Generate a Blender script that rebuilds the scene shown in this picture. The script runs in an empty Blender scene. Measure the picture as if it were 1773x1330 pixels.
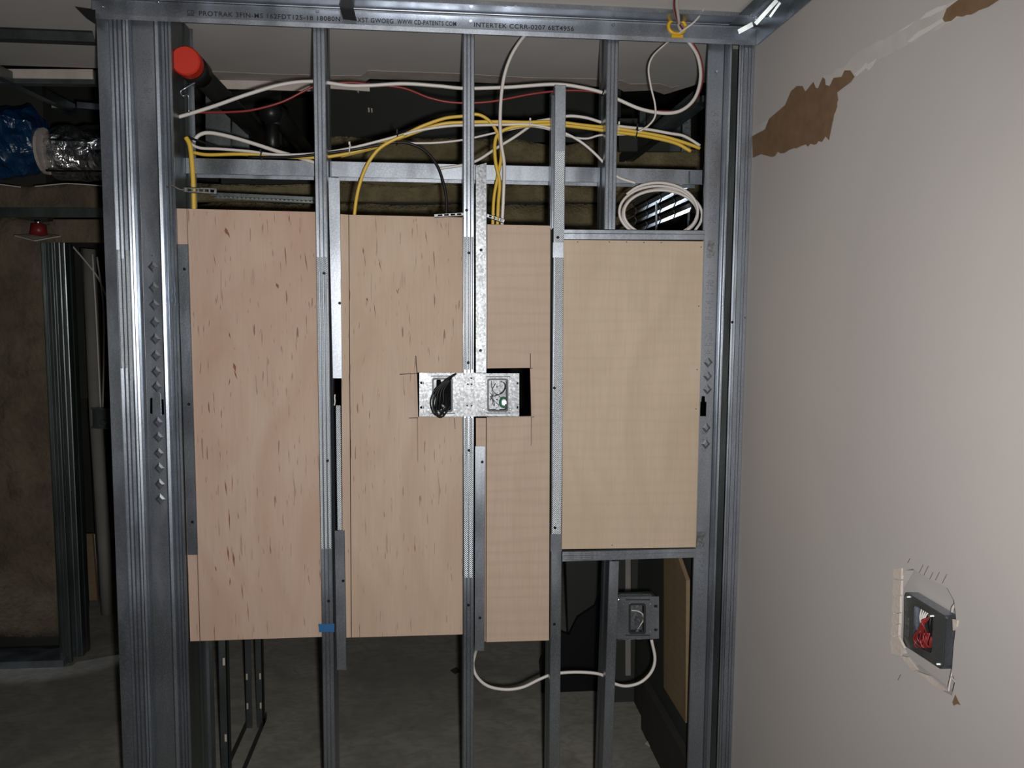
import bpy, bmesh, math, random
from mathutils import Vector, Matrix, noise
from mathutils.geometry import tessellate_polygon
random.seed(7)
V = Vector
SC = bpy.context.scene
COL = SC.collection
# ------------------------------------------------------------------ camera
F = 1400.0
CAM = V((0, 0, 1.5))
yaw, pit, rol = [math.radians(a) for a in (5.455, 5.066, 0.462)]
fw = V((math.sin(yaw)*math.cos(pit), math.cos(yaw)*math.cos(pit), -math.sin(pit)))
r0 = V((math.cos(yaw), -math.sin(yaw), 0)); u0 = r0.cross(fw)
rt = math.cos(rol)*r0 + math.sin(rol)*u0
up = -math.sin(rol)*r0 + math.cos(rol)*u0
cd = bpy.data.cameras.new('camera'); co = bpy.data.objects.new('camera', cd); COL.objects.link(co)
cd.sensor_width = 36; cd.lens = 36*F/1773; cd.clip_start = .02; cd.clip_end = 60
m = Matrix((rt, up, -fw)).transposed().to_4x4(); m.translation = CAM; co.matrix_world = m
SC.camera = co
# pixel of the 1773x1330 photograph -> world point
def ray(px, py): return rt*(px-886.5) - up*(py-665) + fw*F
def at(px, py, Y=2.0): d = ray(px, py); return CAM + d*(Y/d.y)
def atX(px, py, X): d = ray(px, py); return CAM + d*(X/d.x)
def atZ(px, py, Z): d = ray(px, py); return CAM + d*((Z-1.5)/d.z)
# ------------------------------------------------------------------ light
w = bpy.data.worlds.new('world'); SC.world = w; w.use_nodes = True
w.node_tree.nodes['Background'].inputs[0].default_value = (.62, .74, .88, 1)
w.node_tree.nodes['Background'].inputs[1].default_value = .02
def spot(name, loc, tgt, e, col, size, blend, rad):
    l = bpy.data.lights.new(name, 'SPOT'); l.energy = e; l.color = col; l.spot_size = math.radians(size)
    l.spot_blend = blend; l.shadow_soft_size = rad
    o = bpy.data.objects.new(name, l); COL.objects.link(o); o.location = loc
    o.rotation_euler = (V(tgt)-V(loc)).to_track_quat('-Z', 'Y').to_euler(); return o
FL = CAM + rt*.035 - up*.03
spot('phone_flash', FL, FL + fw*2 - up*.02 - rt*.10, 118, (1, .968, .94), 122, 1.0, .014)
# unseen bluish light behind a stud, added for the duct's glints; left: daylight spill
spot('duct_glint_spot', (.60, 3.12, 2.0), (.80, 2.6, 1.84), 5, (.72, .86, 1), 70, .8, .06)
spot('left_daylight', (-3.6, 2.6, 2.0), at(6, 1086, 3.44), 45, (.75, .85, 1), 9, .5, .03)
SC.view_settings.view_transform = 'Standard'; SC.view_settings.look = 'None'
SC.view_settings.gamma = 1; SC.view_settings.use_curve_mapping = False
SC.view_settings.exposure = 0

# ------------------------------------------------------------------ materials
def mat(name, base, metal=0., rough=.7, spec=.5):
    m = bpy.data.materials.new(name); m.use_nodes = True
    b = m.node_tree.nodes['Principled BSDF']
    b.inputs['Base Color'].default_value = (*base, 1); b.inputs['Metallic'].default_value = metal
    b.inputs['Roughness'].default_value = rough; b.inputs['Specular IOR Level'].default_value = spec
    return m
def nd(m, t, **k):
    n = m.node_tree.nodes.new(t)
    for a, v in k.items():
        if a in n.inputs: n.inputs[a].default_value = v
        else: setattr(n, a, v)
    return n
def lk(m, a, b): m.node_tree.links.new(a, b)
def coords(m, sc):
    t = nd(m, 'ShaderNodeTexCoord'); mp = nd(m, 'ShaderNodeMapping'); mp.inputs['Scale'].default_value = sc
    lk(m, t.outputs['Object'], mp.inputs['Vector']); return mp.outputs[0]
def noi(m, sc, scale=1., detail=3., dist=0.):
    n = nd(m, 'ShaderNodeTexNoise'); n.inputs['Scale'].default_value = scale; n.inputs['Detail'].default_value = detail
    n.inputs['Distortion'].default_value = dist
    lk(m, coords(m, sc), n.inputs['Vector']); return n.outputs['Fac']
def ramp(m, fac, stops):
    r = nd(m, 'ShaderNodeValToRGB'); e = r.color_ramp.elements
    while len(e) < len(stops): e.new(.5)
    for i, (p, c) in enumerate(stops):
        e[i].position = p; e[i].color = (*c, 1) if len(c) == 3 else c
    lk(m, fac, r.inputs[0]); return r.outputs[0]
def mix(m, f, a, b, mode='MIX'):
    n = nd(m, 'ShaderNodeMix'); n.data_type = 'RGBA'; n.blend_type = mode
    for s, v in ((n.inputs[0], f), (n.inputs[6], a), (n.inputs[7], b)):
        if hasattr(v, 'links'): lk(m, v, s)
        elif isinstance(v, (int, float)): s.default_value = v
        else: s.default_value = (*v, 1)
    return n.outputs[2]
def bs(m): return m.node_tree.nodes['Principled BSDF']
def bump(m, h, st, d=.001):
    b = nd(m, 'ShaderNodeBump'); b.inputs['Strength'].default_value = st; b.inputs['Distance'].default_value = d
    lk(m, h, b.inputs['Height']); lk(m, b.outputs[0], bs(m).inputs['Normal'])
G = lambda v: (v, v, v)
def metalmat(name, base=(.335, .367, .41), metal=.93, rough=.31, knurl=0, sp=.35):
    m = mat(name, base, metal, rough)
    n1 = noi(m, (1, 1, .25), 9, 4)
    c = ramp(m, n1, [(.3, tuple(x*.78 for x in base)), (.7, tuple(min(1, x*1.18) for x in base))])
    n2 = noi(m, (1, 1, 1), 260, 2)
    c2 = mix(m, ramp(m, n2, [(.45, G(0)), (.62, G(sp))]), c, tuple(min(1, x*1.5) for x in base))
    if sp > .4:
        vo = nd(m, 'ShaderNodeTexVoronoi'); vo.inputs['Scale'].default_value = 210; t_ = nd(m, 'ShaderNodeTexCoord'); lk(m, t_.outputs['Object'], vo.inputs['Vector'])
        sv = nd(m, 'ShaderNodeSeparateColor'); lk(m, vo.outputs['Color'], sv.inputs[0])
        c2 = mix(m, ramp(m, sv.outputs[0], [(.2, G(0)), (.9, G(.75))]), c2, tuple(x*.45 for x in base))
    lk(m, c2, bs(m).inputs['Base Color'])
    r = ramp(m, noi(m, (1, 1, .3), 14, 3), [(.3, G(rough-.07)), (.7, G(rough+.12))])
    lk(m, r, bs(m).inputs['Roughness'])
    if knurl:
        t = nd(m, 'ShaderNodeTexCoord'); s = nd(m, 'ShaderNodeSeparateXYZ'); lk(m, t.outputs['Object'], s.inputs[0])
        def sn(o, per):
            a = nd(m, 'ShaderNodeMath', operation='MULTIPLY'); a.inputs[1].default_value = 2*math.pi/per; lk(m, o, a.inputs[0])
            b = nd(m, 'ShaderNodeMath', operation='SINE'); lk(m, a.outputs[0], b.inputs[0]); return b.outputs[0]
        p = nd(m, 'ShaderNodeMath', operation='MULTIPLY'); lk(m, sn(s.outputs[2], .0052), p.inputs[0]); lk(m, sn(s.outputs[0], .0046), p.inputs[1])
        bump(m, p.outputs[0], .8, .00045)
    else:
        bump(m, n2, .10, .0005)
    return m
M = {}
M['steel'] = metalmat('galvanized_steel')
M['knurl'] = metalmat('knurled_galvanized_steel', (.36, .385, .41), .93, .33, knurl=1)
M['collar'] = metalmat('dark_zinc_collar', (.05, .053, .056), .8, .45)
M['plate'] = metalmat('smooth_galvanized_plate', (.33, .36, .405), .92, .345)
M['dsteel'] = metalmat('dull_galvanized_steel', (.15, .172, .172), .85, .38)
M['bright'] = metalmat('bright_zinc', (.27, .285, .30), .88, .44, 0, .5)
M['chrome'] = mat('shiny_metal', (.7, .72, .75), 1, .22)
M['foil'] = mat('crumpled_foil', (.72, .72, .74), 1, .28)
bump(M['foil'], noi(M['foil'], (1, 1, 1), 15, 3, .6), 1, .03)
def ply(name, a, b, dark, fleck, streak=.62, fine=0):
    m = mat(name, a, 0, .62, .3)
    big = noi(m, (5, 5, 1.6), 1.6, 3, 1.2)
    c = ramp(m, big, [(.3, a), (.7, b)])
    gr = noi(m, (70, 70, 4), 2.2, 3, .3)
    c = mix(m, ramp(m, gr, [(.4, G(0)), (.75, G(.30))]), c, tuple(x*.72 for x in a))
    if fleck:
        fl = noi(m, (170, 170, 15), 1.0, 2, .3)
        cl = ramp(m, noi(m, (6, 6, 2.2), 1.3, 2, .4), [(.4, G(.25)), (.62, G(1))])
        f1 = ramp(m, fl, [(streak, G(0)), (streak+.035, G(1))])
        f2 = mix(m, 1., f1, cl, 'MULTIPLY')
        sep = nd(m, 'ShaderNodeSeparateColor'); lk(m, f2, sep.inputs[0])
        mm = nd(m, 'ShaderNodeMath', operation='MULTIPLY'); lk(m, sep.outputs[0], mm.inputs[0]); mm.inputs[1].default_value = fleck
        c = mix(m, mm.outputs[0], c, dark)
        vo = nd(m, 'ShaderNodeTexVoronoi'); vo.inputs['Scale'].default_value = 1; lk(m, coords(m, (5.2, 5.2, 3.4)), vo.inputs['Vector'])
        k = ramp(m, vo.outputs['Distance'], [(.02, G(.55)), (.07, G(0.28)), (.11, G(0))])
        k2 = nd(m, 'ShaderNodeSeparateColor'); lk(m, k, k2.inputs[0])
        c = mix(m, k2.outputs[0], c, tuple(.6*x for x in a))
    if fine:
        wv = nd(m, 'ShaderNodeTexWave'); wv.bands_direction = 'Z'; wv.inputs['Scale'].default_value = 1.1; wv.inputs['Distortion'].default_value = 7
        wv.inputs['Detail'].default_value = 2; wv.inputs['Detail Scale'].default_value = 1.4
        lk(m, coords(m, (1.2, 1.2, 9)), wv.inputs['Vector'])
        c = mix(m, ramp(m, wv.outputs['Fac'], [(.5, G(0)), (1, G(fine))]), c, tuple(x*.7 for x in a))
    lk(m, c, bs(m).inputs['Base Color']); return m
M['ply1'] = ply('pink_plywood_with_flecks', (.47, .355, .28), (.40, .265, .195), (.17, .09, .055), .95, .645)
M['ply2'] = ply('tan_plywood_with_flecks', (.475, .365, .28), (.40, .285, .21), (.17, .09, .055), .9, .65)
M['ply3'] = ply('smooth_tan_plywood', (.46, .355, .275), (.42, .32, .24), (.2, .1, .05), 0, fine=.20)
M['ply4'] = ply('yellow_birch_plywood', (.49, .40, .30), (.42, .335, .24), (.2, .1, .05), 0, fine=.12)
M['edge'] = mat('plywood_edge', (.38, .24, .15), 0, .8)
M['board'] = ply('aged_board', (.30, .22, .13), (.24, .17, .10), (.1, .05, .03), 0, fine=.3)
def speck(name, a, b, sc, rough=.9, bst=.3, bd=.004, sc2=None):
    m = mat(name, a, 0, rough, .25)
    c = ramp(m, noi(m, (1, 1, 1), sc, 6, .3), [(.32, a), (.68, b)])
    if sc2:
        c = mix(m, ramp(m, noi(m, (1, 1, 1), sc2, 4, .8), [(.42, G(0)), (.7, G(.6))]), c, tuple(x*.5 for x in a))
    if name == 'concrete_floor':
        c = mix(m, ramp(m, noi(m, (1, 1.6, 1), 17, 6, 1.2), [(.40, G(0)), (.72, G(.55))]), c, tuple(x*.45 for x in a))
    lk(m, c, bs(m).inputs['Base Color']); bump(m, noi(m, (1, 1, 1), sc*9, 3), bst, bd); return m
M['floor'] = speck('concrete_floor', (.40, .385, .335), (.27, .26, .225), 2.2, .85, .2, .003, 5)
M['wall'] = speck('primed_drywall', (.47, .45, .435), (.43, .41, .40), 1.5, .75, .05, .001)
M['ceil'] = speck('grey_drywall_ceiling', (.62, .60, .58), (.54, .52, .50), 2.5, .9, .1, .002)
M['paper'] = speck('pale_drywall_paper', (.56, .50, .45), (.44, .39, .35), 12, .9, .5, .002)
M['brown'] = speck('torn_brown_paper', (.20, .125, .07), (.16, .10, .055), 30, .95, .3, .001)
M['mud'] = speck('joint_compound', (.54, .52, .50), (.46, .44, .42), 12, .8, .4, .001)
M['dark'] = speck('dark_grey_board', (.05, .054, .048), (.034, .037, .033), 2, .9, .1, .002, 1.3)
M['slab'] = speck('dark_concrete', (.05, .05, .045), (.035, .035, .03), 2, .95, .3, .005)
M['wool'] = speck('mineral_wool', (.27, .225, .13), (.14, .115, .06), 9, 1, .9, .012, 22)
M['wool2'] = speck('brown_mineral_wool', (.20, .165, .115), (.125, .10, .068), 6, 1, .8, .01, 16)
M['grey'] = speck('grey_conduit', (.26, .25, .23), (.2, .19, .175), 4)
M['void'] = mat('matt_black_shade', (.006, .006, .006), 0, .9, .05)
M['blk'] = mat('black_rubber', (.007, .007, .008), 0, .42, .3)
M['pipe'] = mat('black_steel_pipe', (.012, .012, .012), .2, .4)
M['dgrey'] = mat('charcoal_plastic', (.05, .05, .05), 0, .6)
M['screw'] = mat('black_screw', (.006, .006, .006), 0, .5, .2)
M['ink'] = mat('black_ink', (.02, .02, .022), 0, .7)
M['emb'] = metalmat('embossed_zinc', (.38, .41, .45), .92, .28)
M['white'] = mat('white_cable_jacket', (.58, .55, .52), 0, .4)
M['yellow'] = mat('yellow_cable_jacket', (.60, .40, .045), 0, .4)
M['red'] = mat('red_cable_jacket', (.20, .018, .018), 0, .4)
M['cap'] = mat('red_plastic_cap', (.52, .028, .012), 0, .5)
M['brass'] = mat('brass', (.65, .45, .15), 1, .3)
M['blue'] = mat('blue_plastic_film', (.003, .035, .10), 0, .3, .8)
bump(M['blue'], noi(M['blue'], (1, 1, 1), 11, 3, .8), 1, .03)
M['tape'] = mat('blue_tape', (.01, .10, .26), 0, .6)
M['ylw'] = mat('yellow_plastic', (.62, .36, .01), 0, .35)
M['green'] = mat('green_wire', (.02, .16, .06), 0, .5)
M['pencil'] = mat('pencil_line', (.05, .035, .03), 0, .9)
# ------------------------------------------------------------------ object helpers
def tag(o, label=None, cat=None, group=None, kind=None):
    for k, v in (('label', label), ('category', cat), ('group', group), ('kind', kind)):
        if v: o[k] = v
    return o
def wloc(o):
    p = V((0, 0, 0))
    while o: p = p + o.location; o = o.parent
    return p
def link(name, bm, m, parent=None, smooth=False, solid=0):
    me = bpy.data.meshes.new(name)
    if not bm.faces: raise ValueError(name)
    bmesh.ops.recalc_face_normals(bm, faces=bm.faces) if not solid else None
    xs = [v.co for v in bm.verts]
    c = V(((min(v.x for v in xs)+max(v.x for v in xs))/2, (min(v.y for v in xs)+max(v.y for v in xs))/2, min(v.z for v in xs)))
    for v in bm.verts: v.co -= c
    for f in bm.faces: f.smooth = smooth
    bm.to_mesh(me); bm.free()
    for mm in (m if isinstance(m, (list, tuple)) else [m]): me.materials.append(M[mm])
    o = bpy.data.objects.new(name, me); COL.objects.link(o)
    o.location = c
    if parent: o.parent = parent; o.location = c - wloc(parent)
    if solid:
        s = o.modifiers.new('thickness', 'SOLIDIFY'); s.thickness = solid; s.offset = 0
    return o
def empty(name, loc, label, cat, group=None):
    o = bpy.data.objects.new(name, None); o.empty_display_size = .05; COL.objects.link(o); o.location = loc
    return tag(o, label, cat, group)
def slab(bm, loops, d, mi=0, mi_side=None):
    """planar outline(s) (first outer, rest holes) pushed along vector d"""
    d = V(d); L = [[V(p) for p in lp] for lp in loops]; flat = [p for lp in L for p in lp]
    A = [bm.verts.new(p) for p in flat]; B = [bm.verts.new(p + d) for p in flat]
    if len(flat) == 4: T = [(0, 1, 2, 3)]
    else: T = tessellate_polygon(L)
    for t in T:
        bm.faces.new([A[k] for k in t]).material_index = mi
        bm.faces.new([B[k] for k in reversed(t)]).material_index = mi
    o = 0
    for lp in L:
        n = len(lp)
        for k in range(n):
            a, b = o+k, o+(k+1) % n
            bm.faces.new((A[a], A[b], B[b], B[a])).material_index = mi if mi_side is None else mi_side
        o += n
def box(bm, a, b):
    (x0, y0, z0), (x1, y1, z1) = a, b
    slab(bm, [[V((x0, y0, z0)), V((x1, y0, z0)), V((x1, y0, z1)), V((x0, y0, z1))]], (0, y1-y0, 0))
def pipix(pts, Y): return [at(x, y, Y) for x, y in pts]
def plate(name, pts, Y, th, m, parent=None, holes=(), side=None):
    bm = bmesh.new(); slab(bm, [pipix(pts, Y)] + [pipix(h, Y) for h in holes], (0, th, 0), 0, 1 if side else None)
    return link(name, bm, [m, side] if side else m, parent)
def bx(name, a, b, m, parent=None):
    bm = bmesh.new(); box(bm, a, b); return link(name, bm, m, parent)
def cr(pts, n=8):
    P = [V(p) for p in pts]; P = [P[0]*2-P[1]] + P + [P[-1]*2-P[-2]]; out = []
    for i in range(1, len(P)-2):
        a, b, c, d = P[i-1:i+3]
        for k in range(n):
            t = k/n; out.append(.5*((2*b)+(c-a)*t+(2*a-5*b+4*c-d)*t*t+(3*b-a-3*c+d)*t**3))
    out.append(P[-2]); return out
def tube(bm, path, r, seg=8, flat=1.0):
    n = len(path); rings = []; prev = None
    for i, p in enumerate(path):
        t = (path[min(i+1, n-1)] - path[max(i-1, 0)]).normalized()
        if prev is None: prev = t.orthogonal().normalized()
        u = (prev - t*prev.dot(t)).normalized(); v = t.cross(u); prev = u
        rr = r(i/(n-1)) if callable(r) else r
        rings.append([bm.verts.new(p + (u*math.cos(a)*rr + v*math.sin(a)*rr*flat)) for a in [2*math.pi*k/seg for k in range(seg)]])
    for A, B in zip(rings, rings[1:]):
        for k in range(seg): bm.faces.new((A[k], A[(k+1) % seg], B[(k+1) % seg], B[k]))
    bm.faces.new(rings[0][::-1]); bm.faces.new(rings[-1])
def cyl(bm, a, b, r, seg=16, r2=None):
    a, b = V(a), V(b); r2 = r if r2 is None else r2
    tube(bm, [a, b], lambda t: r + (r2-r)*t, seg)
def cable(name, pts, m, r, label=None, n=8, parent=None, group=None, cat='cable'):
    """pts: (px, py, Y)"""
    bm = bmesh.new(); tube(bm, cr([at(*p) for p in pts], n), r, 8)
    o = link(name, bm, m, parent, True)
    if not parent: tag(o, label, cat, group)
    return o
_s = None
def screw(px, py, Y, parent, m='screw', r=.0037):
    """small bugle-head screw facing the room"""
    global _s
    key = 'screw_' + m + str(r)
    me = bpy.data.meshes.get(key)
    if not me:
        bm = bmesh.new()
        cyl(bm, (0, 0, 0), (0, -.0012, 0), r, 12, r*.8)
        tube(bm, [V((0, -.0012, 0)), V((0, -.0016, 0))], r*.35, 6)
        bmesh.ops.recalc_face_normals(bm, faces=bm.faces)
        me = bpy.data.meshes.new(key); bm.to_mesh(me); bm.free(); me.materials.append(M[m])
    o = bpy.data.objects.new('screw', me); COL.objects.link(o); o.parent = parent; o.location = at(px, py, Y) - wloc(parent); return o
# ------------------------------------------------------------------ steel sections
RIB = [(0, .0012), (.05, 0), (.27, 0), (.33, .0018), (.39, 0), (.61, 0), (.67, .0018), (.73, 0), (.95, 0), (1, .0012)]
FLAT = [(0, .0006), (.04, 0), (.96, 0), (1, .0006)]
def sweep(name, prof, T, B, m, parent=None, th=.0011):
    """prof: plan offsets (dx, dy); T, B: world positions of the profile origin at top and bottom"""
    bm = bmesh.new(); n = max(1, int((T-B).length/.5))
    rows = [[bm.verts.new(B.lerp(T, k/n) + V((x, y, 0))) for x, y in prof] for k in range(n+1)]
    for A, C in zip(rows, rows[1:]):
        for i in range(len(prof)-1): bm.faces.new((A[i], A[i+1], C[i+1], C[i]))
    return link(name, bm, m, parent, False, th)
def toZ(T, B, z):
    return T + (B-T)*((z-T.z)/(B.z-T.z))
def stud(name, pt, pb, wd, web, label, Y=2.0, depth=.092, zt=None, zb=0, rib=RIB, m='steel', knurl=None, screws=(), group=None):
    """C stud. pt / pb: pixel of the flange's left front edge near top / bottom; web: -1 left, 1 right"""
    T0 = at(*pt, Y); B0 = at(*pb, Y)
    T = T0 if zt is None else toZ(T0, B0, zt); B = B0 if zb is None else toZ(T0, B0, zb)
    root = empty(name, B + V((wd/2, 0, 0)), label, 'stud', group)
    fl = [(a*wd, b) for a, b in rib]
    if web < 0: pr = list(reversed(fl)); pr = [(wd, .009)] + pr; wx = 0
    else: pr = [(0, .009)] + fl; wx = wd
    sweep('flange', pr, T, B, m, root)
    sweep('web', [(wx, .0012), (wx, .028), (wx-web*.003, .032), (wx-web*.003, depth-.032), (wx, depth-.028), (wx, depth)], T, B, m, root)
    sweep('rear_flange', [(wx, depth), (wd-wx, depth), (wd-wx, depth-.009)], T, B, m, root)
    if knurl:
        y0, y1 = knurl
        def pos(py):
            t = (py-pt[1])/(pb[1]-pt[1]); p = at(pt[0]+(pb[0]-pt[0])*t, py, Y); return p
        a, b = pos(y0), pos(y1)
        s3 = [(0.06, .26), (.40, .60), (.74, .94)] if rib is RIB else [(.08, .92)]
        for f0, f1 in s3:
            sweep('knurled_band', [(f0*wd, -.0012), (f1*wd, -.0012)], a, b, 'knurl', root, .0008)
    for s in screws: screw(s[0], s[1], Y-.0018, root)
    return root
ZC = at(820, 24, 2.0).z          # ceiling plane
ZT = ZC - .012
# ================================================================== SETTING
XW = at(1291, 560, 2.0).x
bm = bmesh.new(); box(bm, (-5, -2.5, -.12), (3.4, 6.2, 0)); tag(link('floor', bm, 'floor'), kind='structure')
# wall on the right, runs toward the camera, with the ragged hole of the box
hole = [(1567, 988), (1580, 985), (1605, 1000), (1640, 1018), (1652, 1040), (1656, 1078), (1651, 1120), (1648, 1165), (1654, 1180), (1648, 1205), (1632, 1196), (1605, 1175), (1575, 1152), (1556, 1132), (1545, 1110), (1547, 1060), (1549, 1020)]
def wl(px, py, dx=0): p = atX(px, py, XW); p.x += dx; return p
bm = bmesh.new()
slab(bm, [[V((XW, -2.4, 0)), V((XW, 2.02, 0)), V((XW, 2.02, ZC)), V((XW, -2.4, ZC))], [wl(*p) for p in hole]], (.016, 0, 0))
wallr = tag(link('wall_right', bm, ['wall']), kind='structure')
bx('backing', (XW+.030, -2.4, 0), (XW+.045, 2.02, ZC), 'wall', wallr)
def wpatch(name, pts, m, off=.0006, th=.0004):
    bm = bmesh.new(); slab(bm, [[wl(x, y, -off) for x, y in pts]], (th, 0, 0)); return link(name, bm, m, wallr)
def jag(a, b, n, amp):
    out = []
    for i in range(n):
        t = i/n; out.append((a[0]+(b[0]-a[0])*t+random.uniform(-amp, amp)*.4, a[1]+(b[1]-a[1])*t+random.uniform(-amp, amp)))
    return out
wpatch('joint_streak', [(1303, 232), (1304, 222), (1330, 207), (1366, 180)] + jag((1380, 165), (1470, 108), 9, 4) + jag((1480, 95), (1640, 8), 12, 3) + [(1655, 0), (1690, -20), (1700, -5)] + jag((1650, 35), (1560, 85), 7, 4) + jag((1545, 92), (1480, 128), 6, 4) + [(1440, 150), (1400, 175), (1350, 215), (1318, 240)], 'mud', .0004, .0003)
wpatch('torn_patch', [(1303, 236), (1325, 224), (1332, 206), (1360, 182), (1370, 158), (1380, 149), (1390, 149), (1395, 159), (1403, 149), (1409, 142), (1413, 152), (1417, 153), (1425, 134), (1429, 137), (1430, 147), (1437, 149), (1444, 135), (1458, 133), (1463, 122), (1473, 122), (1480, 133), (1474, 142), (1459, 153), (1450, 160)] + jag((1452, 172), (1442, 218), 9, 3) + [(1436, 243), (1430, 236)] + jag((1424, 243), (1385, 256), 8, 4) + jag((1380, 257), (1330, 271), 9, 4) + [(1318, 267), (1304, 273)], 'brown', .0010, .0004)
wpatch('torn_patch', [(1633, 33), (1640, 15), (1660, 0), (1690, -18), (1760, -30)] + [(1738, -5), (1712, 12), (1695, 18)] + jag((1690, 22), (1660, 33), 4, 2) + [(1657, 28), (1648, 36), (1637, 38)], 'brown', .0010, .0004)
wpatch('scuff', [(1572, 72), (1590, 55), (1610, 45), (1632, 32), (1633, 38), (1612, 52), (1595, 62), (1578, 73)], 'ceil', .0010, .0004)
wpatch('scuff', [(1592, 35), (1605, 22), (1625, 12), (1640, 8), (1632, 18), (1612, 28)], 'ceil', .0010, .0004)
wpatch('scuff', [(1480, 128), (1492, 118), (1500, 108), (1503, 112), (1518, 102), (1510, 116), (1505, 122), (1500, 118), (1484, 132)], 'ceil', .0010, .0004)
wpatch('scuff', [(1552, 58), (1570, 46), (1583, 38), (1571, 49)], 'ceil', .0010, .0004)
wpatch('scuff', [(1655, 1203), (1660, 1214), (1664, 1221), (1658, 1219), (1652, 1222), (1650, 1216)], 'brown', .0010, .0004)
# broken rim of crumbled gypsum around the hole
for pts in ([(1549, 985), (1563, 984), (1562, 1003), (1548, 1001)], [(1548, 1003), (1562, 1005), (1561, 1030), (1547, 1032)], [(1547, 1034), (1560, 1032), (1560, 1060), (1546, 1062)], [(1546, 1064), (1559, 1062), (1559, 1080), (1545, 1081)], [(1545, 1083), (1558, 1081), (1557, 1100), (1543, 1101)], [(1543, 1103), (1557, 1102), (1567, 1122), (1560, 1135), (1544, 1132)], [(1560, 1135), (1572, 1138), (1590, 1160), (1583, 1163)], [(1590, 1163), (1610, 1170), (1640, 1196), (1628, 1195)], [(1651, 1072), (1660, 1074), (1658, 1085), (1652, 1092)]):
    bm = bmesh.new(); slab(bm, [[wl(x, y, -.002) for x, y in pts]], (.004, 0, 0)); link('broken_rim', bm, 'paper', wallr)
for x, y, L_ in ((1592, 992, 14), (1600, 996, 16), (1610, 1003, 12), (1620, 1005, 14), (1632, 1010, 16), (1560, 1168, -10), (1572, 975, 8)):
    wpatch('pencil_scribble', [(x, y), (x+.6, y), (x+L_*.5+.5, y-L_), (x+L_*.5, y-L_)], 'pencil', .0010, .0004)
# ceiling boards: in front of and behind the wall, back edge broken off
def cz(px, py): return atZ(px, py, ZC)
edge = [(-260, 112), (166, 118), (300, 118), (330, 122), (362, 122), (378, 137), (470, 140), (560, 143), (630, 143), (640, 136), (800, 141), (900, 146), (1000, 148), (1068, 151), (1080, 158), (1130, 156), (1150, 163), (1162, 160), (1195, 150), (1215, 143), (1500, 160)]
ep = [cz(*p) for p in edge]
bm = bmesh.new()
slab(bm, [[V((-5, -2.4, ZC)), V((-5, ep[0].y, ZC))] + ep[1:-1] + [V((3.2, ep[-2].y, ZC)), V((3.2, -2.4, ZC))]], (0, 0, .016))
ceil = tag(link('ceiling', bm, 'ceil'), kind='structure')
for a, b in ((2, 9), (9, 13), (13, 17)):           # pale taped margin and broken paper along the edge
    for i in range(a, b):
        p, q = ep[i], ep[i+1]
        bm = bmesh.new(); slab(bm, [[p+V((0, 0, -.001)), q+V((0, 0, -.001)), q+V((0, -.075-.01*random.random(), -.001)), p+V((0, -.075-.01*random.random(), -.001))]], (0, 0, .0008)); link('paper_margin', bm, 'paper', ceil)
for i, (x0, x1) in enumerate(((372, 545), (570, 640), (-60, 160))):
    p, q = cz(x0, 138 if i < 2 else 119), cz(x1, 142 if i < 2 else 120)
    bm = bmesh.new(); slab(bm, [[p, q, q-V((0, 0, .028)), p-V((0, 0, .026))]], (0, .006, 0)); link('torn_paper_edge', bm, 'paper', ceil)
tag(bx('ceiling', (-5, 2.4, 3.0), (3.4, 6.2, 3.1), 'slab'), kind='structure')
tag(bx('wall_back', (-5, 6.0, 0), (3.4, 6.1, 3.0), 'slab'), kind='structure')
# room behind: upper board and wool at Y 3.5
YB = 3.5
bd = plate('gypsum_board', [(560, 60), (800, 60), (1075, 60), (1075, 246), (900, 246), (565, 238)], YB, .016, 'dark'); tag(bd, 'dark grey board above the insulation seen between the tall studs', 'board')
plate('joint', [(676, 145), (679, 145), (699, 236), (696, 236)], YB-.002, .002, 'slab', bd)
for pts in ([(617, 152), (622, 154), (621, 162), (618, 158)], [(637, 186), (640, 187), (640, 195), (637, 194)], [(642, 187), (645, 188), (645, 195), (643, 195)]): plate('paint_mark', pts, YB-.003, .002, 'paper', bd)
def batt(pts, Y, th, m, label, cat='insulation', nx=28, ny=10, amp=.02):
    """lumpy fibre batt from a pixel quad (tl, tr, br, bl)"""
    tl, tr, br, bl = pipix(pts, Y); bm = bmesh.new(); g = []
    for j in range(ny+1):
        row = []
        for i in range(nx+1):
            p = tl.lerp(tr, i/nx).lerp(bl.lerp(br, i/nx), j/ny)
            p = p + V((0, -abs(noise.noise(p*7))*amp - noise.noise(p*23)*amp*.4, noise.noise(p*5+V((3, 1, 2)))*amp*(1.1 if j == 0 else .1)))
            row.append(bm.verts.new(p))
        g.append(row)
    for j in range(ny):
        for i in range(nx): bm.faces.new((g[j][i], g[j][i+1], g[j+1][i+1], g[j+1][i]))
    bnd = [e for e in bm.edges if e.is_boundary]
    r = bmesh.ops.extrude_edge_only(bm, edges=bnd)
    for v in r['geom']:
        if isinstance(v, bmesh.types.BMVert): v.co.y = Y+th
    o = link('insulation_batt', bm, m, None, True); return tag(o, label, cat)
batt([(566, 236), (1074, 250), (1074, 330), (566, 330)], 3.42, .07, 'wool', 'olive mineral wool batt directly above the cross channel in the middle bays', nx=60)
batt([(1062, 258), (1216, 262), (1216, 330), (1062, 330)], 3.30, .09, 'wool', 'olive mineral wool batt behind the cable bundle at the right post', nx=24)
batt([(325, 318), (1100, 322), (1100, 348), (325, 348)], 3.36, .05, 'wool', 'dark strip of mineral wool below the cross channel', nx=60, ny=4)
batt([(325, 352), (1100, 354), (1100, 600), (325, 600)], 3.45, .05, 'wool', 'shaded mineral wool batt just over the plywood tops', nx=50, ny=12)
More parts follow.
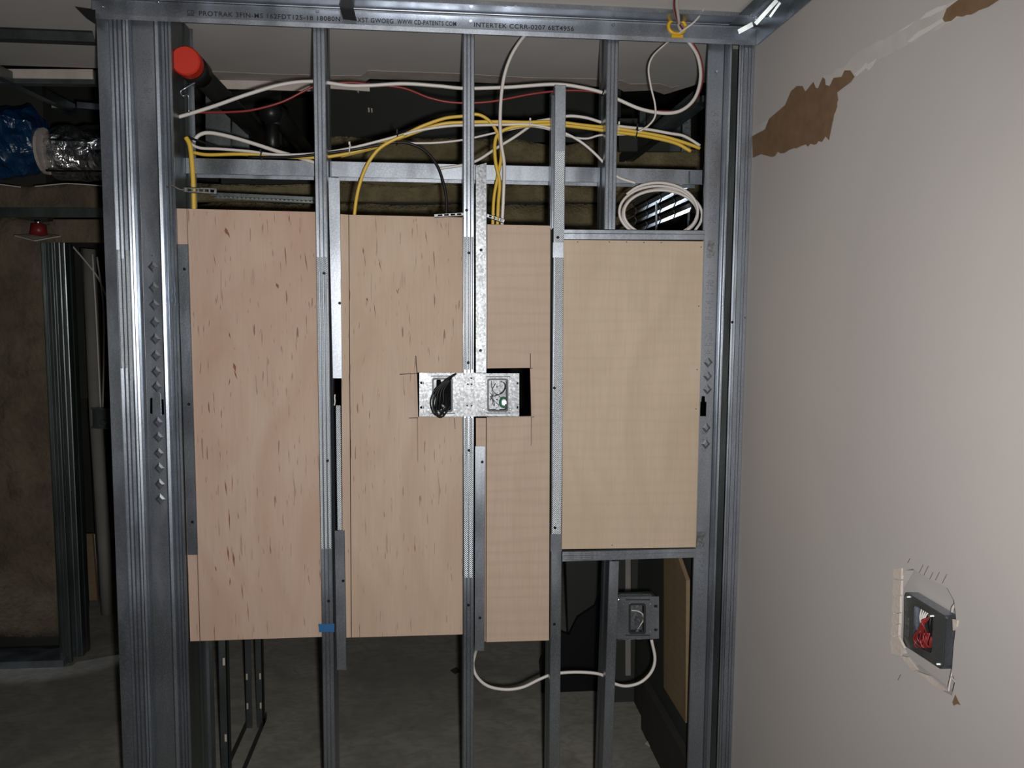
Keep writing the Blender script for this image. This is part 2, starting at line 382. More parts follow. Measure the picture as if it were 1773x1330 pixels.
tag(bx('gypsum_board', (-.9, 3.58, 1.95), (3.2, 3.60, 2.15), 'dark'), 'thin dark board strip behind the insulation above the plywood', 'board')
# wool on the far wall in the room to the left
YL = 3.55
batt([(-120, 322), (165, 322), (165, 362), (-120, 362)], YL, .06, 'wool2', 'narrow band of brown mineral wool under the foil duct', nx=30, ny=5)
batt([(-140, 380), (92, 380), (105, 1100), (-140, 1104)], YL, .09, 'wool2', 'tall brown mineral wool batt at the left edge above the floor track', nx=26, ny=44, amp=.03)
plate('insulation_batt', [(92, 380), (186, 380), (186, 420), (92, 420)], YL+.02, .05, 'wool2')
tag(bpy.data.objects['insulation_batt.006'] if 'insulation_batt.006' in bpy.data.objects else COL.objects[-1], 'dark mineral wool piece above the far left stud', 'insulation')
# ================================================================== TRACKS
def htrack(name, p0, p1, Yf, h, dep, label, m='steel', lip=.0, up_=True, parent=None, group=None, cat='track'):
    """horizontal channel from p0 to p1 (world, top front corner), front leg h high, web dep deep"""
    bm = bmesh.new(); pr = [(0, -h), (0, 0), (dep, 0), (dep, -h)] if up_ else [(0, 0), (0, -h), (dep, -h), (dep, 0)]
    if lip: pr = [(-lip, -h)] + pr
    A = [bm.verts.new(p0 + V((0, y, z))) for y, z in pr]; B = [bm.verts.new(p1 + V((0, y, z))) for y, z in pr]
    for i in range(len(pr)-1): bm.faces.new((A[i], A[i+1], B[i+1], B[i]))
    o = link(name, bm, m, parent, False, .0014)
    return tag(o, label, cat, group) if not parent else o
# ceiling track with printed leg
YF = 1.986
tl = at(166, 0, YF); 
ct = empty('ceiling_track', V((0, YF, ZC-.06)), 'long galvanized ceiling track with black printed lettering over the studs', 'track')
x0, x1 = at(160, 20, YF).x, XW-.002
drop = .047
bm = bmesh.new()
pr = [(0, -drop-.004), (-.0015, -drop+.006), (-.0015, -.012), (-.0035, -.009), (-.0015, -.006), (-.003, 0)]
A = [bm.verts.new((x0, YF+y, ZC+z)) for y, z in pr]; B = [bm.verts.new((x1, YF+y, ZC+z)) for y, z in pr]
for i in range(len(pr)-1): bm.faces.new((A[i], A[i+1], B[i+1], B[i]))
link('front_leg', bm, 'plate', ct, False, .0012)
bx('rear_leg', (x0, 2.10, ZC-.015), (x1, 2.1015, ZC-.001), 'dsteel', ct)
bx('track_web', (x0, YF, ZC-.004), (x1, 2.1015, ZC-.0016), 'dsteel', ct)
bx('ceiling_flange', (x0, YF-.066, ZC-.005), (x1, YF-.004, ZC-.0015), 'steel', ct)
bx('flange_bead', (x0, YF-.072, ZC-.010), (x1, YF-.066, ZC-.0015), 'steel', ct)
for s in ((178, 11), (274, 3), (549, 19), (815, 37), (1062, 43)): screw(*s, YF-.0025, ct, 'chrome', .0045)
for s in ((875, 9), (893, 8), (1310, 30)):
    p = atZ(*s, ZC-.006); bm = bmesh.new(); cyl(bm, p, p-V((0, 0, .004)), .004, 10); link('screw', bm, 'chrome', ct)
def text(s, size, parent, org, m, along=V((1, 0, 0)), upv=V((0, 0, 1)), name='lettering', sx=1.0, wd=None):
    cu = bpy.data.curves.new('t', 'FONT'); cu.body = s; cu.size = size; cu.space_character = 1.12; cu.offset = .012*size*1.6
    to = bpy.data.objects.new('t', cu); COL.objects.link(to)
    bpy.context.view_layer.update()
    me = bpy.data.meshes.new_from_object(to.evaluated_get(bpy.context.evaluated_depsgraph_get()))
    bpy.data.objects.remove(to)
    mx = max(v.co.x for v in me.vertices)
    k = (wd/mx) if wd else sx
    nrm = along.cross(upv)
    bm = bmesh.new(); bm.from_mesh(me)
    for v in bm.verts: v.co = org + along*(v.co.x*k) + upv*v.co.y + nrm*.0004
    bpy.data.meshes.remove(me)
    return link(name, bm, m, parent)
def tx(s, xa, xb, z0=.0355):
    a = at(xa, 30, YF-.0025); b = at(xb, 30, YF-.0025)
    text(s, .0145, ct, V((a.x, YF-.0022, ZC-z0)), 'ink', wd=b.x-a.x)
text('CD', .0125, ct, V((at(324, 16, YF).x, YF-.0022, ZC-.033)), 'ink', wd=.017)
bx('lettering', (at(324, 16, YF).x, YF-.0026, ZC-.0365), (at(336, 16, YF).x, YF-.0022, ZC-.0345), 'ink', ct)
tx('PROTRAK 3FIN-MS 162FDT125-18 18080N', 344, 589); tx('XST GWOEG', 619, 681); tx('WWW CD-PATENTS COM', 688, 790); tx('INTERTEK CCRR-0207 6ET4956', 820, 994)
# return of the track along the right wall
rtk = empty('ceiling_track', V((XW, 1.5, ZC-.05)), 'ceiling track running overhead along the grey right wall', 'track')
bx('wall_leg', (XW-.004, .4, ZC-.052), (XW-.001, YF-.004, ZC-.001), 'steel', rtk)
bx('ceiling_flange', (XW-.075, .4, ZC-.0068), (XW-.004, YF-.004, ZC-.0055), 'dsteel', rtk)
bx('flange_bead', (XW-.050, .4, ZC-.012), (XW-.040, YF-.075, ZC-.0069), 'steel', rtk)
for (ax_, ay_, bx_, by_, wd_) in ((1282, 53, 1300, 45, .012), (1318, 30, 1336, 12, .010), (1338, 22, 1346, 12, .006)):  # tabs added facing camera and flash to make the bevel's highlights
    a, b = at(ax_, ay_, 1.93), at(bx_, by_, 1.93 if ay_ > 40 else 1.87); a = atZ(ax_, ay_, ZC-.030); b = atZ(bx_, by_, ZC-.030)
    c = (a+b)/2; n_ = ((CAM+FL)/2-c).normalized(); u_ = (b-a); u_ = (u_-n_*u_.dot(n_)).normalized(); v_ = n_.cross(u_); h_ = (b-a).length*.5
    bm = bmesh.new(); slab(bm, [[c-u_*h_-v_*wd_*.5, c+u_*h_-v_*wd_*.3, c+u_*h_+v_*wd_*.6, c-u_*h_+v_*wd_*.4]], n_*-.001); link('glint_tab', bm, 'dsteel', rtk)
# cross channel behind the studs
pA, pB = at(322, 274, 2.10), at(1216, 295, 2.10)
zz = (pA.z+pB.z)/2
cc = empty('cross_channel', V(((pA.x+pB.x)/2, 2.10, zz-.04)), 'wide horizontal galvanized channel crossing behind the studs under the cables', 'channel')
htrack('channel_leg', V((pA.x, 2.10, pA.z)), V((pB.x, 2.10, pB.z)), 2.1, .037, .06, None, 'plate', .006, parent=cc)
for a, b in ((572, 574), (1192, 1195)): plate('seam', [(a, 281 if a < 600 else 296), (b, 281 if a < 600 else 296), (b, 306 if a < 600 else 319), (a, 306 if a < 600 else 319)], 2.098, .001, 'dsteel', cc)
# ================================================================== LEFT POST (px at row 560, y offset)
def sect(name, pr, m, parent, zt=ZT, zb=0, ref=560):
    pts = []
    for px, dy in pr: pts.append((at(px, ref, 2.0+dy).x, 2.0+dy))
    o = V((pts[0][0], pts[0][1], zt)); prof = [(x-o.x, y-o.y) for x, y in pts]
    return sweep(name, prof, o, V((o.x, o.y, zb)), m, parent, .0010)
def zpx(py, px=800, Y=2.0): return at(px, py, Y).z
bX = lambda px, Y=2.0: at(px, 560, Y).x
pA_ = empty('steel_post', V((bX(205), 2.0, 0)), 'outermost stud of the left corner post with smooth lip and knurled groove', 'stud')
sect('lip', [(186, .05), (186, 0), (205.5, 0), (206.5, .010)], 'plate', pA_)
sect('ribbed_groove', [(206.5, .010), (207.5, .0228), (212, .024), (213, .019), (214.5, .0228), (219, .024), (220, .019), (221.5, .0228), (227, .024), (229, .012)], 'steel', pA_)
sect('ridge', [(229, .012), (230, -.0005), (233, .0012), (234, .004), (235, -.0005), (238.5, .0012), (239.5, .007)], 'steel', pA_)
sect('knurled_band', [(214.6, .0205), (218.9, .0228)], 'knurl', pA_, zpx(455), zpx(640))
sect('knurled_band', [(207.8, .0205), (211.8, .0228)], 'knurl', pA_, zpx(440), zpx(640))
sect('knurled_band', [(221.8, .0205), (226.5, .0228)], 'knurl', pA_, zpx(440), zpx(660))
pB_ = empty('steel_post', V((bX(262), 2.0, 0)), 'middle stud of the left corner post, its flat web embossed with diamonds', 'stud')
sect('web_edge', [(239.5, .007), (242, .011), (246, .009), (250, .009)], 'steel', pB_)
# web with a real punch-out
wx0, wx1 = at(250, 560, 2.009).x, at(281, 560, 2.009).x
bm = bmesh.new()
def wrect(x0, x1, z0, z1): return [V((x0, 2.009, z0)), V((x1, 2.009, z0)), V((x1, 2.009, z1)), V((x0, 2.009, z1))]
h1 = pipix([(260, 690), (264, 688), (264, 717), (260, 716)], 2.009); h2 = pipix([(281, 692), (284, 692), (284, 717), (280, 717)], 2.009)
# keep the holes inside the web
h1 = [V((min(max(p.x, wx0+.004), wx1-.003), p.y, p.z)) for p in h1]
h2 = [V((wx1-.0075, 2.009, zpx(717))), V((wx1-.002, 2.009, zpx(717))), V((wx1-.002, 2.009, zpx(691))), V((wx1-.0075, 2.009, zpx(691)))]
slab(bm, [wrect(wx0, wx1, 0, ZT), h1, h2], (0, .001, 0))
link('web', bm, 'plate', pB_)
bm = bmesh.new(); slab(bm, [[V((h1[1].x+.002, 2.0075, zpx(718))), V((wx1-.009, 2.0075, zpx(718))), V((wx1-.009, 2.0075, zpx(682))), V((wx1-.013, 2.0075, zpx(679))), V((h1[1].x+.006, 2.0075, zpx(679))), V((h1[1].x+.002, 2.0075, zpx(682)))]], (0, .0015, 0)); link('punched_tab', bm, 'plate', pB_)
sect('ridge', [(281, .009), (282, .0), (283.2, -.0012), (288, .0012), (289.5, .003)], 'steel', pB_)
def diamond(cx, cz, hw, hh, y, parent, m='emb', dip=.003):
    bm = bmesh.new(); c = bm.verts.new((cx, y-dip, cz))
    o = [bm.verts.new((cx+a*hw, y, cz+b*hh)) for a, b in ((-1, 0), (0, -1), (1, 0), (0, 1))]
    k = [bm.verts.new((cx+a*hw*.45, y-dip, cz+b*hh*.45)) for a, b in ((-1, 0), (0, -1), (1, 0), (0, 1))]
    bm.verts.remove(c); bm.faces.new(k)
    for i in range(4): bm.faces.new((o[i], o[(i+1) % 4], k[(i+1) % 4], k[i]))
    link('embossed_diamond', bm, m, parent)
for py in (462, 498, 528, 558, 587, 616, 644, 670, 732, 758, 786, 812, 840, 866): diamond(wx0+.024, zpx(py, 268), .0125, .0145, 2.0088, pB_)
def inkmarks(parent, x, y, pys, w_=.016, m='ink', seed=1):
    """stencilled dot lettering turned on its side: rows of tiny printed dashes"""
    rr = random.Random(seed); bm = bmesh.new()
    for a, b in pys:
        z = zpx(a, 268); ze = zpx(b, 268)
        while z > ze:
            for k in range(5):
                if rr.random() < .52:
                    xx = x + k*w_/5 + rr.uniform(0, .001)
                    slab(bm, [[V((xx, y, z)), V((xx+.0016, y, z)), V((xx+.0016, y, z-.0024)), V((xx, y, z-.0024))]], (0, .0002, 0))
            z -= .0042 if rr.random() < .8 else .012
    return tag(link('stencilled_print', bm, m, parent), kind='stuff')
M['faint'] = mat('faded_ink', (.12, .125, .13), .3, .6)
inkmarks(pB_, wx0+.016, 2.0084, [(88, 178), (205, 218), (232, 262), (275, 345), (362, 400), (410, 460)], .020, 'faint')
inkmarks(pB_, wx0+.018, 2.0084, [(770, 1060)], .014, 'faint', 3)
for s in ((253, 206), (264, 443), (250, 733), (262, 826)): screw(*s, 2.008, pB_, 'chrome', .002)
pC_ = empty('jamb_stud', V((bX(300), 2.0, 0)), 'deep jamb stud of the left post beside the first plywood sheet', 'stud')
sect('flange', [(289.5, .003), (290.5, .006), (293, .004), (294.5, .001), (298, .001), (299, .004), (300.5, .001), (303.5, .001), (304.5, .004), (306, .001), (309.5, .001), (310.2, .004)], 'steel', pC_)
jx = at(310.2, 560, 2.004).x
sweep('web', [(0, 0), (0, .045), (-.003, .05), (-.003, .10), (0, .105), (0, .150)], V((jx, 2.004, ZT)), V((jx, 2.004, 0)), 'dsteel', pC_)
sweep('rear_flange', [(0, 0), (-.035, 0)], V((jx, 2.154, ZT)), V((jx, 2.154, 0)), 'dsteel', pC_)
sweep('rear_return', [(0, 0), (.001, -.003), (.008, -.003)], V((jx, 2.154, ZT)), V((jx, 2.154, 0)), 'steel', pC_)
for s in ((290, 324), (299, 321)): screw(*s, 1.998, pC_, 'chrome', .0035)
# ================================================================== RIGHT POST
qA = empty('steel_post', V((bX(1225), 2.0, 0)), 'stud with printed flat web framing the birch access panel on its right', 'stud')
sect('return', [(1211.5, .040), (1211.5, .016), (1213, .013), (1216, .013)], 'steel', qA)
sx0, sx1 = at(1216, 560, 2.013).x, at(1239, 560, 2.013).x
bm = bmesh.new()
slab(bm, [[V((sx0, 2.013, 0)), V((sx1, 2.013, 0)), V((sx1, 2.013, ZT)), V((sx0, 2.013, ZT))], [V((sx0+.001, 2.013, zpx(722, 1215))), V((sx0+.017, 2.013, zpx(722, 1215))), V((sx0+.017, 2.013, zpx(697, 1215))), V((sx0+.013, 2.013, zpx(697, 1215))), V((sx0+.012, 2.013, zpx(687, 1215))), V((sx0+.004, 2.013, zpx(687, 1215))), V((sx0+.003, 2.013, zpx(697, 1215))), V((sx0+.001, 2.013, zpx(697, 1215)))]], (0, .001, 0))
link('web', bm, 'plate', qA)
sect('ridge', [(1239, .013), (1241, .018), (1245, .018), (1247, .0045), (1249, .0025), (1249.6, .005), (1252.6, .0028), (1253.5, .008)], 'steel', qA)
inkmarks(qA, sx0+.008, 2.0124, [(150, 190), (195, 232), (245, 300), (310, 340), (352, 372), (455, 500), (512, 560), (572, 612)], .020, 'faint', 5)
inkmarks(qA, sx0+.008, 2.0124, [(745, 790), (970, 1250)], .016, 'faint', 6)
for py in (628, 652, 675, 742, 770): diamond(sx0+.018, zpx(py, 1225), .012, .014, 2.0128, qA)
for pts in ([(1226, 417), (1237, 417), (1237, 446), (1224, 446)], [(1209, 922), (1222, 922), (1219, 950), (1205, 950)]): plate('fixing_tab', pts, 2.009, .0015, 'bright', qA)
screw(1241, 124, 2.010, qA, 'chrome', .004)
qB = empty('steel_post', V((bX(1259), 2.0, 0)), 'open-sided stud making the dark channel of the right post', 'stud')
sect('web', [(1253.5, .008), (1253.5, .14), (1265, .14), (1265, .012)], 'dsteel', qB)  # extra depth and darker steel imitate the shadow in the channel
sect('flange', [(1265, .012), (1265.5, .004), (1268, .0022), (1268.6, .0052), (1269.4, .0038), (1272.4, .0014), (1273, .008)], 'steel', qB)
screw(1268, 558, 2.001, qB)
qC = empty('steel_post', V((bX(1281), 2.0, 0)), 'pale ribbed stud screwed flat against the grey right wall', 'stud')
sect('flange', [(1273.6, .03), (1273.6, -.002), (1280, -.002), (1280.6, 0), (1281.5, -.002), (1285, -.002), (1285.6, 0), (1286.4, -.002), (1290.6, -.002)], 'plate', qC)
screw(1290, 550, 1.997, qC, 'faint', .0025)
# ================================================================== STUDS
stud('metal_stud', (541.5, 60), (561, 1330), .0275, 1, 'full-height ribbed stud between the first and second plywood sheets', knurl=(445, 950), zt=ZT,
     screws=((561, 473), (567, 798), (569, 1041)))
c3 = stud('metal_stud', (802.3, 60), (802.3, 1330), .0262, -1, 'full-height ribbed stud in the middle carrying both bright boxes', knurl=(410, 640), zt=ZT,
     screws=((812, 438), (812, 780), (811, 1048), (808, 364)))
sweep('knurled_band', [(.003, -.0012), (.011, -.0012)], at(802.3, 724), at(802.3, 1000), 'knurl', c3, .0008)
sweep('knurled_band', [(.015, -.0012), (.023, -.0012)], at(802.3, 724), at(802.3, 1000), 'knurl', c3, .0008)
c4 = stud('metal_stud', (961.3, 147), (951.3, 1330), .0262, -1, 'stud ending free at the top, between third plywood sheet and birch panel', rib=FLAT, knurl=(262, 925), zt=None,
     screws=((966, 411), (960, 672), (961, 914), (963, 930), (960, 1081)), m='steel')
for a, b in (((957.5, 420), (977, 446)), ((953.5, 925), (973, 955))):
    plate('sleeve', [(a[0], a[1]), (b[0], a[1]), (b[0]-.3, b[1]), (a[0]-.3, b[1])], 1.9965, .0015, 'plate', c4)
stud('metal_stud', (955.5, 165), (953, 395), .011, -1, 'short thin stud sistered left of the free-ended stud above the plywood', Y=2.022, depth=.03, rib=FLAT, zt=None, zb=None)
stud('metal_stud', (1052, 60), (1046.5, 397), .0275, -1, 'upper stud standing on the header above the birch panel', zt=ZT, zb=None)
stud('metal_stud', (1055.5, 972), (1043.5, 1330), .0245, -1, 'lower stud under the birch panel beside the dangling box', rib=FLAT)
bx('floor_track', (bX(240), 1.99, 0), (bX(1270), 2.11, .004), 'steel'); tag(COL.objects[-1], 'floor track under the studs', 'track')
# ================================================================== PLYWOOD
pencilY = 2.0075
tag(plate('plywood_sheet', [(324, 361.5), (560, 367.5), (568, 1102.5), (347, 1110)], 2.0075, .012, 'ply1', side='edge'), 'first pinkish plywood sheet from the left, flecked and knotty', 'plywood', 'plywood backing sheets')
tag(plate('plywood_strip', [(304.5, 361), (323, 361.5), (345.6, 1110), (329.5, 1110.5), (324.5, 960), (308, 424)], 2.0095, .010, 'ply1', side='edge'), 'narrow plywood strip left of the first sheet, mostly hidden by a steel plate', 'plywood', 'plywood edge strips')
s2 = tag(plate('plywood_sheet', [(604.5, 372), (801, 376.5), (801, 645), (722, 645), (724, 722), (801, 722), (801, 1098.5), (609, 1104)], 2.0075, .012, 'ply2', side='edge'), 'second plywood sheet with a box cut out of its right edge', 'plywood', 'plywood backing sheets')
tag(plate('plywood_strip', [(589.5, 371), (603.3, 372), (607.6, 1104), (594, 1104.5)], 2.0095, .010, 'ply2', side='edge'), 'narrow plywood strip left of the second sheet beside the open slot', 'plywood', 'plywood edge strips')
s3 = tag(plate('plywood_sheet', [(843.5, 388.5), (953, 391), (950.5, 1109), (842, 1112), (842.8, 722.5), (920, 721), (918, 637), (843.5, 638)], 2.0075, .012, 'ply3', side='edge'), 'narrow third plywood sheet with a notch beside the right-hand box', 'plywood', 'plywood backing sheets')
tag(plate('plywood_strip', [(824, 724), (841.5, 724), (840.6, 1111), (826, 1111)], 2.0095, .010, 'ply3', side='edge'), 'narrow plywood strip below the right-hand box, behind the lower plate', 'plywood', 'plywood edge strips')
for pts in ([(719, 616), (720.5, 616), (723, 648), (721.5, 648)], [(692, 647.5), (722, 646), (722, 647), (692, 649)], [(708, 723.5), (724, 723), (724, 724.2), (708, 724.6)], [(786.5, 724), (787.5, 724), (788.5, 743), (787.7, 743)], [(722.5, 724), (723.3, 724), (723.5, 800), (723, 800)]):
    plate('pencil_line', pts, 2.0070, .0004, 'pencil', s2)
for pts in ([(917.6, 612), (918.8, 612), (919, 638), (917.8, 638)], [(919.5, 722), (920.5, 722), (920, 772), (919.4, 772)], [(918, 637.5), (922, 637.5), (922, 638.5), (918, 638.5)], [(920, 721.6), (925, 721.6), (925, 722.6), (920, 722.6)]):
    plate('pencil_line', pts, 2.0070, .0004, 'pencil', s3)
# a few hand-placed mineral streaks and knots (colour figure of the veneer)
M['streak'] = mat('veneer_streak', (.20, .085, .045), 0, .8)
def streaks(parent, L):
    bm = bmesh.new()
    for x, y, l, w_, sl in L:
        w_ *= .55; slab(bm, [pipix([(x, y), (x+w_*.8+sl*.4, y+l*.4), (x+sl, y+l), (x-w_*.5+sl*.4, y+l*.5)], 2.0073)], (0, .0002, 0))
    return tag(link('veneer_streak', bm, 'streak', parent), kind='stuff')
streaks(s2, [(650, 372, 35, 1, 2), (652, 407, 40, 1.2, 1), (655, 446, 26, 1.5, 6), (628, 428, 14, 3, 2), (631, 440, 24, 1.2, 2), (717, 377, 12, 1.2, -1), (720, 376, 10, 1.2, 1), (736, 398, 26, 1.5, 4), (762, 384, 14, 1, 4), (772, 384, 14, 1, 0), (686, 500, 10, 2, 4), (691, 498, 8, 2, -2), (701, 470, 34, .8, 0), (634, 515, 8, 4, 3), (632, 615, 22, 1.5, -6), (650, 660, 40, .9, -5), (655, 665, 30, .9, -2), (675, 700, 34, 1.2, -4), (647, 522, 30, 1.2, 4), (605, 498, 24, 2.5, 1), (720, 440, 28, .9, 0), (708, 540, 26, .9, 2), (755, 470, 30, .8, 1)])
s1 = bpy.data.objects['plywood_sheet']
streaks(s1, [(336, 364, 12, .8, 0), (358, 366, 8, 1.2, 0), (390, 394, 12, 9, 2), (392, 398, 14, 5, 6), (372, 372, 20, 1, 1), (450, 368, 8, 1, 0), (474, 366, 22, 1, 2), (500, 364, 30, 1, 3), (527, 436, 36, 2, 6), (396, 575, 12, 3, 3), (404, 628, 16, 7, 4), (398, 655, 14, 3, -2), (405, 640, 18, 3, 6), (389, 830, 30, 3, 4), (396, 880, 40, 3, 2), (402, 820, 36, 2, 0), (393, 944, 30, 4, 4), (403, 955, 28, 5, 3), (398, 1000, 16, 3, 0), (478, 490, 10, 7, 4), (470, 560, 14, 1, -2), (370, 440, 22, 1, 4), (384, 500, 30, 1, 2), (360, 620, 26, 1, 1), (370, 700, 18, 1, 2), (512, 590, 22, 1, 2), (500, 700, 24, 1, 1), (530, 800, 30, 1, -1), (372, 980, 10, 3, 3), (418, 1010, 30, 2, 3), (428, 1040, 40, 1.5, 3)])
ap = tag(plate('access_panel', [(976, 415.5), (1218, 418), (1204.8, 947.8), (973, 951)], 1.994, .012, 'ply4', side='edge'), 'yellow birch plywood panel framed between header and sill at the right', 'panel')
for s in ((1000, 419), (1055, 419), (1085, 419), (1115, 420), (1145, 420), (1214, 428), (1210, 530), (1207, 640), (1205, 708), (1060, 944)): screw(*s, 1.9935, ap, 'screw', .0013)
# header and sill tracks of the panel
def beam(name, pts, Y, dep, label):
    root = empty(name, at((pts[0][0]+pts[1][0])/2, pts[2][1], Y), label, 'track')
    a, b, c, d = pipix(pts, Y); bm = bmesh.new()
    rows = [a.lerp(d, t) + V((0, o, 0)) for t, o in ((0, .004), (.06, 0), (.35, 0), (.4, .0012), (.45, 0), (.94, 0), (1, .004))]
    rows2 = [b.lerp(c, t) + V((0, o, 0)) for t, o in ((0, .004), (.06, 0), (.35, 0), (.4, .0012), (.45, 0), (.94, 0), (1, .004))]
    A = [bm.verts.new(p) for p in rows]; B = [bm.verts.new(p) for p in rows2]
    for i in range(len(A)-1): bm.faces.new((A[i], B[i], B[i+1], A[i+1]))
    link('face', bm, 'plate', root, False, .0012)
    for p, q in ((a, b), (d, c)):
        bm = bmesh.new(); bm.faces.new([bm.verts.new(v) for v in (p+V((0, .004, 0)), q+V((0, .004, 0)), q+V((0, dep, 0)), p+V((0, dep, 0)))])
        link('leg', bm, 'dsteel', root, False, .001)
    return root
hd = beam('header_track', [(977, 397), (1221, 399), (1220, 416), (977, 415)], 1.998, .085, 'horizontal header track capping the birch panel')
sl = beam('sill_track', [(973.5, 955), (1205, 949.5), (1204, 966), (973.5, 973)], 1.998, .085, 'horizontal sill track below the birch panel')
for k in range(4): plate('rib', [(975, 957.5+k*3.4), (1040, 956.5+k*3.3), (1040, 957.7+k*3.3), (975, 958.8+k*3.4)], 1.9965, .0012, 'bright', sl)
# ================================================================== STEEL PLATES on the studs
def angle(pts, screws, label, ret=None, m='plate', Y=2.0):
    root = empty('steel_plate', at(pts[3][0], pts[3][1], Y), label, 'plate', 'steel connector plates')
    plate('face', pts, Y, .0014, m, root)
    if ret:
        i, j, d = ret; a, b = at(*pts[i], Y), at(*pts[j], Y); bm = bmesh.new()
        bm.faces.new([bm.verts.new(v) for v in (a, b, b+V((0, d, 0)), a+V((0, d, 0)))]); link('bent_edge', bm, 'steel', root, False, .001)
    for s in screws: screw(*s, Y-.0002, root)
    return root
angle([(307.5, 423), (325.5, 423), (342, 961), (325, 961)], ((319, 466), (327, 700), (333, 904)), 'long narrow plate against the left post over the first plywood strip', (1, 2, .006), 'steel', 2.003)
angle([(568.5, 307), (587.5, 308), (592, 655), (576.5, 655)], ((588, 525),), 'plate right of the first full stud, upper one reaching the cross channel', (1, 2, .008))
angle([(579.5, 919), (596, 919), (600, 1160), (583.5, 1160)], ((594, 1006),), 'plate at the lower left of the second sheet hanging below the plywood', (1, 2, .008))
angle([(824, 287), (842, 282), (841.5, 645.5), (824, 645.5)], ((833, 433), (832, 607)), 'tall bright plate right of the middle stud above the boxes', (1, 2, .006), 'bright')
angle([(823, 773), (840, 773), (838.5, 1127), (822, 1127)], ((835, 800), (831, 1070)), 'plate right of the middle stud below the boxes, hanging under the plywood', (1, 2, .006))
# knurled stud seen in the slot left of second sheet
tag(plate('furring_strip', [(581.5, 702), (589.5, 702), (592, 918), (584.5, 918)], 2.018, .0012, 'knurl'), 'thin knurled strip visible in the slot left of the second sheet', 'strip')
tag(cable('cable_stub', [(579, 702, 2.02), (580, 695, 2.018), (579.5, 689, 2.018), (580, 683, 2.018)], 'white', .0018, 'white stub of wire sticking up in the slot beside the second sheet'), None)
# slotted clips
def clip(a, b, hgt, n, label, Y=1.99):
    A, B = at(*a, Y), at(*b, Y); root = empty('slotted_clip', B, label, 'bracket'); u = (B-A); L_ = u.length; u.normalize(); nz = V((-u.z, 0, u.x)); bm = bmesh.new()
    outer = [A+nz*hgt/2, A-nz*hgt/2, B-nz*hgt/2, B+nz*hgt/2]; holes = []
    for k in range(n):
        s0 = L_*(.12+.86*k/n); s1 = s0+L_*.62/n
        holes.append([A+u*s0+nz*hgt*.26, A+u*s1+nz*hgt*.26, A+u*s1-nz*hgt*.26, A+u*s0-nz*hgt*.26])
    slab(bm, [outer]+holes, (0, .0012, 0)); link('slotted_strip', bm, 'bright', root)
    bm = bmesh.new(); slab(bm, [[A+nz*hgt/2, B+nz*hgt/2, B+nz*hgt/2-nz*.001, A+nz*hgt/2-nz*.001]], (0, .012, 0)); link('folded_edge', bm, 'bright', root)
    bm = bmesh.new(); slab(bm, [[A-nz*hgt/2, B-nz*hgt/2, B-nz*hgt/2+nz*.001, A-nz*hgt/2+nz*.001]], (0, .012, 0)); link('folded_edge', bm, 'bright', root)
    return root
k1 = clip((318, 328.5), (375, 331), .0125, 5, 'slotted clip sticking out of the left post above the first sheet')
bm = bmesh.new(); tube(bm, cr([at(297, 320.5, 1.992), at(305, 325, 1.990), at(312, 328, 1.990), at(321, 329, 1.990)]), .003, 8, .5); link('tie_shank', bm, 'chrome', k1)
clip((752, 373.5), (803, 370.5), .008, 4, 'slotted clip left of the middle stud above the second sheet')
clip((843, 373), (873, 383), .009, 4, 'slanting slotted clip right of the middle stud over the third sheet')
